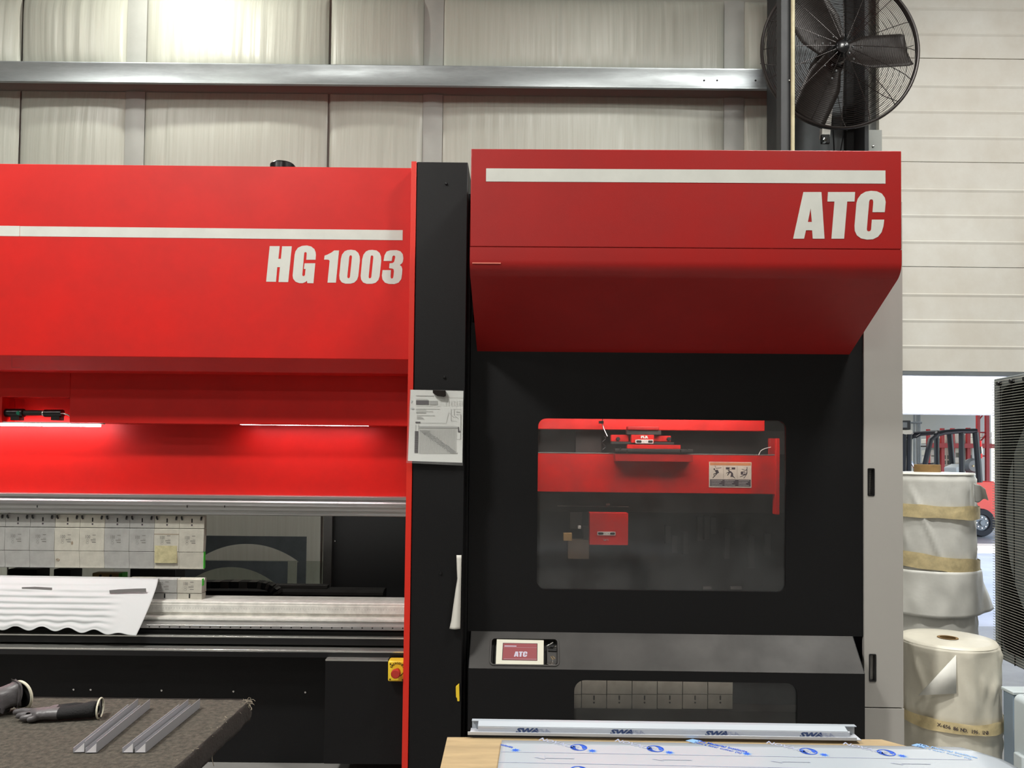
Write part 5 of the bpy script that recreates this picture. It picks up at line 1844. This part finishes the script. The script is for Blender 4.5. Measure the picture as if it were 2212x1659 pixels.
def chan(pf, pr_far, w0, label, mir=0.):
    """front foot pixel, far foot pixel (both on the table): a J shaped channel"""
    a = PZ(*pf, TZ); b = PZ(*pr_far, TZ)
    a.z = b.z = TZ
    d = (b - a); L = d.length
    rz = math.atan2(d.y, d.x)
    e = empty('metal_channel', (a.x, a.y, TZ + .001), rz, label=label, cat='channel', group='bent metal channels on the carpet table')
    # local x = length, y = across (left side positive), z up ; a is the right outer foot
    t = .0016
    prof = [(0, 0), (t, 0), (t, 0)]
    h1_, h0_ = .027, .006
    MB().box(0, L, 0, t, 0, h1_).build('tall_flange', M['bright'], e, world=False, bevel=.0003)
    MB().box(0, L, t, w0, 0, t).build('web', M['bright'], e, world=False)
    MB().box(0, L, w0 - t, w0, t, h0_ + .006).build('short_flange', M['bright'], e, world=False)
    MB().add([(.001, t, t), (.001, w0 - t * 2, t), (.001, t, h1_ - .003), (.003, t, t), (.003, w0 - t * 2, t), (.003, t, h1_ - .003)], [(0, 2, 1), (3, 4, 5), (0, 1, 4, 3), (1, 2, 5, 4), (2, 0, 3, 5)]).build('end_glare', M['glarewhite'], e, world=False, label='bright triangular glare built as a plate at the channel end')  # glare at the channel end modelled as a white triangle
    return e


CH = [((183, 1626), (298, 1530), 'leftmost bent metal channel on the carpet, nearest the gloves'),
      ((209, 1627), (324, 1531), 'bent metal channel on the carpet, right one of the left pair'),
      ((288, 1627), (407, 1531), 'bent metal channel on the carpet, left one of the right pair'),
      ((315, 1627), (432, 1530), 'rightmost bent metal channel on the carpet, nearest the frayed corner')]
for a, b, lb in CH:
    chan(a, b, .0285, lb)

# gloves


def glove(name, label, pts, edges, radii, m, cuff, palm_m='rubber'):
    e = empty(name, pts[0], label=label, cat='glove', group='grey rubber gloves on the carpet table')
    me = bpy.data.meshes.new('glove_shell')
    me.from_pydata([tuple(p) for p in pts], edges, [])
    o = bpy.data.objects.new('glove_shell', me)
    COL.objects.link(o)
    sk = o.modifiers.new('skin', 'SKIN')
    sd = me.skin_vertices[0].data
    for i, r in enumerate(radii):
        sd[i].radius = r if isinstance(r, tuple) else (r, r)
        sd[i].use_root = (i == 0)
    s = o.modifiers.new('sub', 'SUBSURF'); s.levels = s.render_levels = 2
    dg = bpy.context.evaluated_depsgraph_get()
    m2 = bpy.data.meshes.new_from_object(o.evaluated_get(dg))
    bpy.data.objects.remove(o)
    m2.materials.clear(); m2.materials.append(M['rubber']); m2.materials.append(M['knit'])
    m2.name = 'glove_shell'
    # knit behind the palm
    w0, ax_ = cuff['split'], cuff['axis']
    for pl in m2.polygons:
        pl.use_smooth = True
        if (Vector(pl.center) - w0).dot(ax_) > 0:
            pl.material_index = 1
    for v in m2.vertices:
        if v.co.z < TZ + .0012: v.co.z = TZ + .0012
    o = bpy.data.objects.new('glove_shell', m2)
    COL.objects.link(o)
    o.parent = e; o.matrix_parent_inverse = e.matrix_basis.inverted()
    return e


def gp(px, py, z):
    d = ray(px, py)
    q = CAM + d * ((TZ + z - CAM.z) / d.z)
    return q


# glove lying flat, fingers to the left
g0 = gp(160, 1545, .022)
pts = [gp(112, 1541, .020), gp(88, 1540, .020), gp(140, 1540, .020), gp(170, 1536, .022), gp(192, 1533, .024), gp(214, 1530, .027),
       gp(70, 1538, .020), gp(48, 1536, .018), gp(28, 1539, .014),      # finger 1 (back)
       gp(66, 1544, .016), gp(48, 1545, .016), gp(36, 1547, .012),      # finger 2
       gp(70, 1549, .014), gp(52, 1551, .013), gp(43, 1552, .011),      # finger 3
       gp(76, 1552, .012), gp(64, 1554, .011), gp(58, 1555, .010),      # finger 4
       gp(120, 1532, .026), gp(138, 1527, .030), gp(165, 1524, .030), gp(180, 1522, .028)]  # thumb folded back
edges = [(0, 1), (0, 2), (2, 3), (3, 4), (4, 5), (1, 6), (6, 7), (7, 8), (1, 9), (9, 10), (10, 11), (1, 12), (12, 13), (13, 14), (1, 15), (15, 16), (16, 17), (0, 18), (18, 19), (19, 20), (20, 21)]
rad = [(.030, .018), (.030, .017), (.026, .018), (.026, .020), (.028, .023), (.032, .027), .0105, .010, .008, .0105, .010, .008, .010, .0095, .008, .009, .0085, .007, .011, .010, .009, .006]
ax_ = (gp(214, 1530, .02) - gp(112, 1541, .02)); ax_.z = 0; ax_.normalize()
ge = glove('work_glove', 'grey rubber glove lying flat with white cuff rim, beside the metal channels', pts, edges, rad, None, dict(split=gp(124, 1541, .02), axis=ax_))
cc = gp(216, 1530, .026)
side = Vector((-ax_.y, ax_.x, 0))
n = MB(); nn = 30
n.tube([cc + side * (.034 * math.cos(2 * math.pi * i / nn)) + Vector((0, 0, .0275 * math.sin(2 * math.pi * i / nn))) + ax_ * (.006 * math.cos(2 * math.pi * i / nn)) for i in range(nn)], .0025, 8, closed=True)
n.build('cuff_rim', M['rim'], ge)
n = MB(); n.lathe([(0, 0), (.029, 0), (.029, .002)], (0, 0, 0), 'x', 24)
qm = Matrix.Translation(cc + ax_ * .001) @ ax_.to_track_quat('X', 'Z').to_matrix().to_4x4()
n.v = [tuple(qm @ Vector((v[0], v[1] * 1.08, v[2] * .88))) for v in n.v]
n.build('cuff_opening', M['dark'], ge)
# glove standing on its cuff side at the left, opening toward the right
pts = [gp(12, 1502, .055), gp(-12, 1515, .045), gp(30, 1498, .056), gp(46, 1496, .054), gp(-40, 1530, .03), gp(-62, 1535, .02), gp(-36, 1537, .02), gp(-56, 1543, .014),
       gp(-30, 1541, .014), gp(-48, 1549, .011), gp(-2, 1531, .022), gp(18, 1524, .016), gp(33, 1523, .014), gp(-14, 1543, .012), gp(8, 1534, .012), gp(22, 1531, .011)]
edges = [(0, 1), (0, 2), (2, 3), (1, 4), (4, 5), (1, 6), (6, 7), (1, 8), (8, 9), (1, 10), (10, 11), (11, 12), (10, 13), (13, 14), (14, 15)]
rad = [(.030, .034), (.028, .026), (.033, .037), (.036, .041), .013, .009, .012, .009, .012, .009, .012, .011, .008, .011, .010, .007]
ax2 = (gp(46, 1496, .05) - gp(0, 1510, .05)); ax2.z = 0; ax2.normalize()
ge = glove('work_glove', 'crumpled grey rubber glove with raised open cuff at the left edge', pts, edges, rad, None, dict(split=gp(36, 1500, .05), axis=ax2))
cc = gp(47, 1495, .054)
cc.z = TZ + .045
side = Vector((-ax2.y, ax2.x, 0))
n = MB()
n.tube([cc + side * (.040 * math.cos(2 * math.pi * i / nn)) + Vector((0, 0, .0405 * math.sin(2 * math.pi * i / nn))) - ax2 * (.004 * math.sin(2 * math.pi * i / nn)) for i in range(nn)], .004, 8, closed=True)
n.build('cuff_rim', M['rim'], ge)
n = MB(); n.lathe([(0, 0), (.036, 0), (.036, .002)], (0, 0, 0), 'x', 24)
qm = Matrix.Translation(cc + ax2 * .001) @ ax2.to_track_quat('X', 'Z').to_matrix().to_4x4()
n.v = [tuple(qm @ Vector(v)) for v in n.v]
n.build('cuff_opening', M['dark'], ge)

# ================================================================== RIGHT TABLE WITH SHEETS
SZ = .85


def sp(px, py, z=SZ):
    return PZ(px, py, z)


a, b = sp(966, 1592), sp(1942, 1597)
bd = (b - a); bd.z = 0
rzt = math.atan2(bd.y, bd.x)
SB = Matrix.Translation((a.x, a.y, SZ)) @ Matrix.Rotation(rzt, 4, 'Z')
SBI = SB.inverted()
Lb = bd.length
SW = .9
st_ = empty('sheet_table', (a.x, a.y, 0), rzt, label='wooden topped table in front of the tool changer carrying the film covered sheets', cat='table')


def sl_(px, py, z=SZ):
    return SBI @ PZ(px, py, z)


c1 = sl_(1943, 1603)
MB().plate([[(0, 0), (Lb - .04, 0), (Lb, -.05), (Lb + .02, -SW), (-.005, -SW)]], 0, .018).v
n = MB()
pl = [(0, 0), (Lb - .045, 0), (Lb, -.05), (Lb + .02, -SW), (-.005, -SW)]
N = len(pl)
n.add([(x, y, SZ - .022) for x, y in pl] + [(x, y, SZ) for x, y in pl], [tuple(range(N))[::-1], tuple(range(N, 2 * N))] + [(i, (i + 1) % N, (i + 1) % N + N, i + N) for i in range(N)])
n.build('plywood_top', M['ply'], st_, world=False, bevel=.001)
for x, y in ((.06, -.06), (Lb - .1, -.1), (.06, -SW + .08), (Lb - .1, -SW + .08)):
    MB().box(x - .03, x + .03, y - .03, y + .03, 0, SZ - .022).build('leg', M['slate2'], st_, world=False, bevel=.003)
MB().box(.03, Lb - .06, -.07, -.03, SZ - .10, SZ - .022).build('apron', M['slate2'], st_, world=False)
# film covered sheet: its own plane just above the plywood, drooping at the right
z1s = SZ + .006
e0 = sl_(1084, 1599.5, z1s); e1 = sl_(2060, 1614, z1s)
e0b = sl_(1075, 1659, z1s)
fsx = empty('coated_sheet', tuple(SB @ Vector((e0.x, e0.y, 0))), rzt, label='large metal sheet in white protective film with blue printing, on the plywood table top', cat='sheet')
LS = (e1 - e0).length
sth = math.atan2(e1.y - e0.y, e1.x - e0.x)
SS = SB @ Matrix.Translation((e0.x, e0.y, .006)) @ Matrix.Rotation(sth, 4, 'Z')
SSI = SS.inverted()
wd = .75
skew = (SSI @ PZ(1075, 1659, z1s))
kx = skew.x / skew.y     # the left edge runs along x = kx*y


def sheet_pos(x, y):
    """sheet coordinates (x along the back edge, y toward viewer, negative) to world, with the drooping right part"""
    lim = LS * .985
    zz_ = 0
    xx = x
    if x > lim:
        d = x - lim
        zz_ = -.9 * d * d
    bow = .0
    return SS @ Vector((xx, y, zz_))


def sheet_s(u, v):
    xx = (LS + .14 + .05 * (v > .0) * min(1, v * 8)) * u; y = -wd * v
    ends = LS + .02 + min(1, v * 14) * .07 + v * .05
    xx = ends * u + kx * y * (1 - u)
    return tuple(sheet_pos(xx, y))


MB().grid(60, 30, sheet_s).build('film_sheet', M['film'], fsx, solid=.0016, angle=80)
# printing on the film
def onfilm(px, py):
    q = SSI @ PZ(px, py, z1s)
    return q.x, q.y


def fpoly(mb, pts, h=.0014):
    vs = [tuple(sheet_pos(x, y) + Vector((0, 0, h))) for x, y in pts]
    tri = tessellate_polygon([[Vector((x, y, 0)) for x, y in pts]])
    mb.add(vs, [tuple(t) for t in tri])


def fline(mb, px0, py0, px1, py1, w_=.0016, seg=12):
    a = Vector(onfilm(px0, py0)); b = Vector(onfilm(px1, py1))
    for i in range(seg):
        p = a.lerp(b, i / seg); q = a.lerp(b, (i + 1) / seg)
        fpoly(mb, [(p.x, p.y - w_), (q.x, q.y - w_), (q.x, q.y + w_), (p.x, p.y + w_)])


n = MB()
fline(n, 1082, 1625, 2100, 1642.5, .0012)
n.build('printed_line', M['greyink'], fsx, smooth=False)
n = MB()
fline(n, 1077, 1647.5, 2130, 1668, .0012)
n.build('printed_line', M['greyink'], fsx, smooth=False)


def fellipse(mb, cx, cy_, rx, ry, hole=None, n=28):
    out = [(cx + rx * math.cos(2 * math.pi * i / n), cy_ + ry * math.sin(2 * math.pi * i / n)) for i in range(n)]
    inn = [(cx + rx * .82 * math.cos(2 * math.pi * i / n), cy_ + ry * .82 * math.sin(2 * math.pi * i / n)) for i in range(n)]
    vs = [tuple(sheet_pos(*p) + Vector((0, 0, .0014))) for p in out + inn]
    mb.add(vs, [(i, (i + 1) % n, (i + 1) % n + n, i + n) for i in range(n)])


def ftext(mb, s, size, x, y, ang, bold=0., narrow=1.):
    t = MB()
    text_mb(t, s, size, Matrix.Identity(4), bold, thick=0, align='CENTER', narrow=narrow)
    ca, sa = math.cos(ang), math.sin(ang)
    vs = []
    for v in t.v:
        X_, Y_ = v[0], v[2]
        vs.append(tuple(sheet_pos(x + X_ * ca - Y_ * sa, y + X_ * sa + Y_ * ca) + Vector((0, 0, .0014))))
    mb.add(vs, t.f)


def fdone(mb, name, m):
    mb.build(name, M[m], fsx, smooth=False)


def logo(px, py):
    bl = MB()
    x, y = onfilm(px, py)
    rx = (onfilm(px + 18.5, py)[0] - x); ry = rx * 1.0
    fellipse(bl, x, y, rx, ry)
    # blue side fields leaving a pale slanted N
    fpoly(bl, [(x - rx * .9, y - ry * .05), (x - rx * .55, y + ry * .5), (x - rx * .38, y + ry * .3), (x - rx * .38, y - ry * .35), (x - rx * .05, y - ry * .9), (x - rx * .6, y - ry * .72)])
    fpoly(bl, [(x + rx * .9, y + ry * .05), (x + rx * .55, y - ry * .5), (x + rx * .38, y - ry * .3), (x + rx * .38, y + ry * .35), (x + rx * .05, y + ry * .9), (x + rx * .6, y + ry * .72)])
    fdone(bl, 'printed_logo', 'blue')


def star(px, py):
    x, y = onfilm(px, py)
    r_ = .0095
    pts = []
    for i in range(16):
        rr = r_ if i % 2 == 0 else r_ * .5
        pts.append((x + rr * math.cos(i * math.pi / 8), y + rr * math.sin(i * math.pi / 8)))
    bl = MB(); fpoly(bl, pts); fdone(bl, 'printed_star', 'blue')
    bl = MB(); fpoly(bl, [(x + (q[0] - x) * 1.5, y + (q[1] - y) * 1.5) for q in pts], .0011); fdone(bl, 'printed_star_edge', 'paleblue')


def text_at(m, s, px0, py0, px1, py1, size, narrow=1., bold=0.):
    a = Vector(onfilm(px0, py0)); b = Vector(onfilm(px1, py1))
    d = b - a
    mb = MB()
    ftext(mb, s, size, (a.x + b.x) / 2, (a.y + b.y) / 2, math.atan2(d.y, d.x), bold, narrow)
    fdone(mb, 'printed_lettering', m)


for lx_, ly_ in ((1250, 1615.5), (1415.5, 1618.5), (1746.5, 1624), (1914.5, 1627)):
    logo(lx_, ly_)
    text_at('greyink', 'NOVACEL', lx_ - 62, ly_ - 13, lx_ - 20, ly_ - 3, .026, .95, .0006)
for sx, sy in ((1113.5, 1621.5), (1279.5, 1623), (1446, 1626.5), (1613, 1629), (1780, 1631.5), (1949, 1634)):
    star(sx, sy)
for k, (dx, dy) in enumerate(((0, 0), (488, 10))):
    x, y = onfilm(1498 + dx, 1601.2 + dy)
    r_ = .02
    n = MB(); fpoly(n, [(x - r_, y), (x, y - r_ * .9), (x + r_, y), (x, y + r_ * .6)]); fdone(n, 'printed_diamond', 'paleblue')
    m_ = 'blue' if k == 0 else 'paleblue'
    text_at(m_, 'The Material Institute', 1519 + dx, 1604 + dy, 1600 + dx, 1622 + dy, .017, .85, .0004)
    text_at(m_, 'Not a laser cutter (it)', 1509 + dx, 1606.5 + dy, 1593 + dx, 1626 + dy, .015, .9, .0002)
text_at('blue', 'stitute', 1084, 1610, 1106, 1615, .015, .9, .0003)
logo(1250, 1663.5)
for px, py in ((1154, 1637.5), (1408, 1641), (1664, 1645.5), (1923, 1649.5)):
    a = Vector(onfilm(px, py)); b = Vector(onfilm(px + 86, py + 1.3))
    L = b.x - a.x
    t_ = .0006
    hd = .011
    n = MB()
    fpoly(n, [(a.x, a.y), (a.x + L * .28, a.y + hd), (a.x + L * .27, a.y + .0045), (b.x, b.y + .0045), (b.x, b.y - .0045), (a.x + L * .27, a.y - .0045), (a.x + L * .28, a.y - hd)])
    fdone(n, 'printed_arrow', 'greyink')
    n = MB()
    fpoly(n, [(a.x + .005, a.y), (a.x + L * .28 - .002, a.y + hd - .0022), (a.x + L * .27 - .001, a.y + .0030), (b.x - .0012, b.y + .0032), (b.x - .0012, b.y - .0032), (a.x + L * .27 - .001, a.y - .0030), (a.x + L * .28 - .002, a.y - hd + .0022)], .0017)
    fdone(n, 'arrow_inside', 'film')
# film covered U channel lying along the back edge
u0, u1 = sl_(1010, 1591, SZ + .006), sl_(1863, 1604, SZ + .006)
uc = empty('coated_channel', tuple((SB @ Vector((u0.x, u0.y + .004, 0))).xy) + (0,), rzt + math.atan2(u1.y - u0.y, u1.x - u0.x), label='long folded metal channel in pale film lying along the back of the sheet table', cat='channel')
LU = (u1 - u0).length
zb3 = SZ + .0085
hU = .023
MB().box(0, LU - .012, 0, .002, zb3, zb3 + .008).build('front_lip', M['filmgrey'], uc, world=False, bevel=.0005)
MB().prism_x([(0.001, zb3), (.045, zb3), (.045, zb3 + .002), (.001, zb3 + .002)], .005, LU).build('web', M['filmgrey'], uc, world=False)
MB().prism_x([(.010, zb3 + .002), (.010, zb3 + .017), (.012, zb3 + .019), (.012, zb3 + .002)], .025, LU - .025).build('inner_lip', M['filmgrey'], uc, world=False)
MB().prism_x([(.043, zb3 + .002), (.043, zb3 + .024), (.030, zb3 + .024), (.030, zb3 + .0255), (.045, zb3 + .0255), (.045, zb3 + .002)], .008, LU).build('rear_flange', M['film'], uc, world=False)
MB().prism_x([(.0105, zb3 + .017), (.0105, zb3 + .019), (.03, zb3 + .0255), (.03, zb3 + .0235)], .025, LU - .03).build('sloped_top', M['film'], uc, world=False)
for k, px in enumerate((1138, 1342, 1545, 1746)):
    q = (uc.matrix_basis.inverted() @ PZ(px, 1582, zb3 + .01))
    n = MB()
    text_mb(n, 'SWA', .026, T(q.x, .0098, zb3 + .009) @ Matrix.Diagonal((1.0, 1, .62, 1)), .0014, shear=.3)
    n.build('blue_mark', M['navy'], uc, world=False, smooth=False)
    n = MB()
    text_mb(n, 'VSA', .022, T(q.x + .042, .0098, zb3 + .009) @ Matrix.Diagonal((1.0, 1, .6, 1)), .0002, shear=-.3)
    n.build('grey_mark', M['greyink'], uc, world=False, smooth=False)

# lamp hanging close to the wall just above the picture (its glow is on the insulation)
hp = Vector((-3.08, 6.3, 5.92))
hl = empty('high_bay_lamp', (hp.x, 6.3, hp.z + .05), label='high bay lamp hanging close to the insulated wall above the rail', cat='lamp')
MB().lathe([(.0, .22), (.05, .22), (.07, .16), (.16, .02), (.165, 0)], (hp.x, 6.3, hp.z + .08), 'z', 32).build('reflector', M['galv'], hl, solid=.002)
lamp('high_bay_lamp_light', 'POINT', (hp.x, 6.3, hp.z + .02), 88, (1, .98, .88), .07)
print('objects', len(bpy.data.objects))
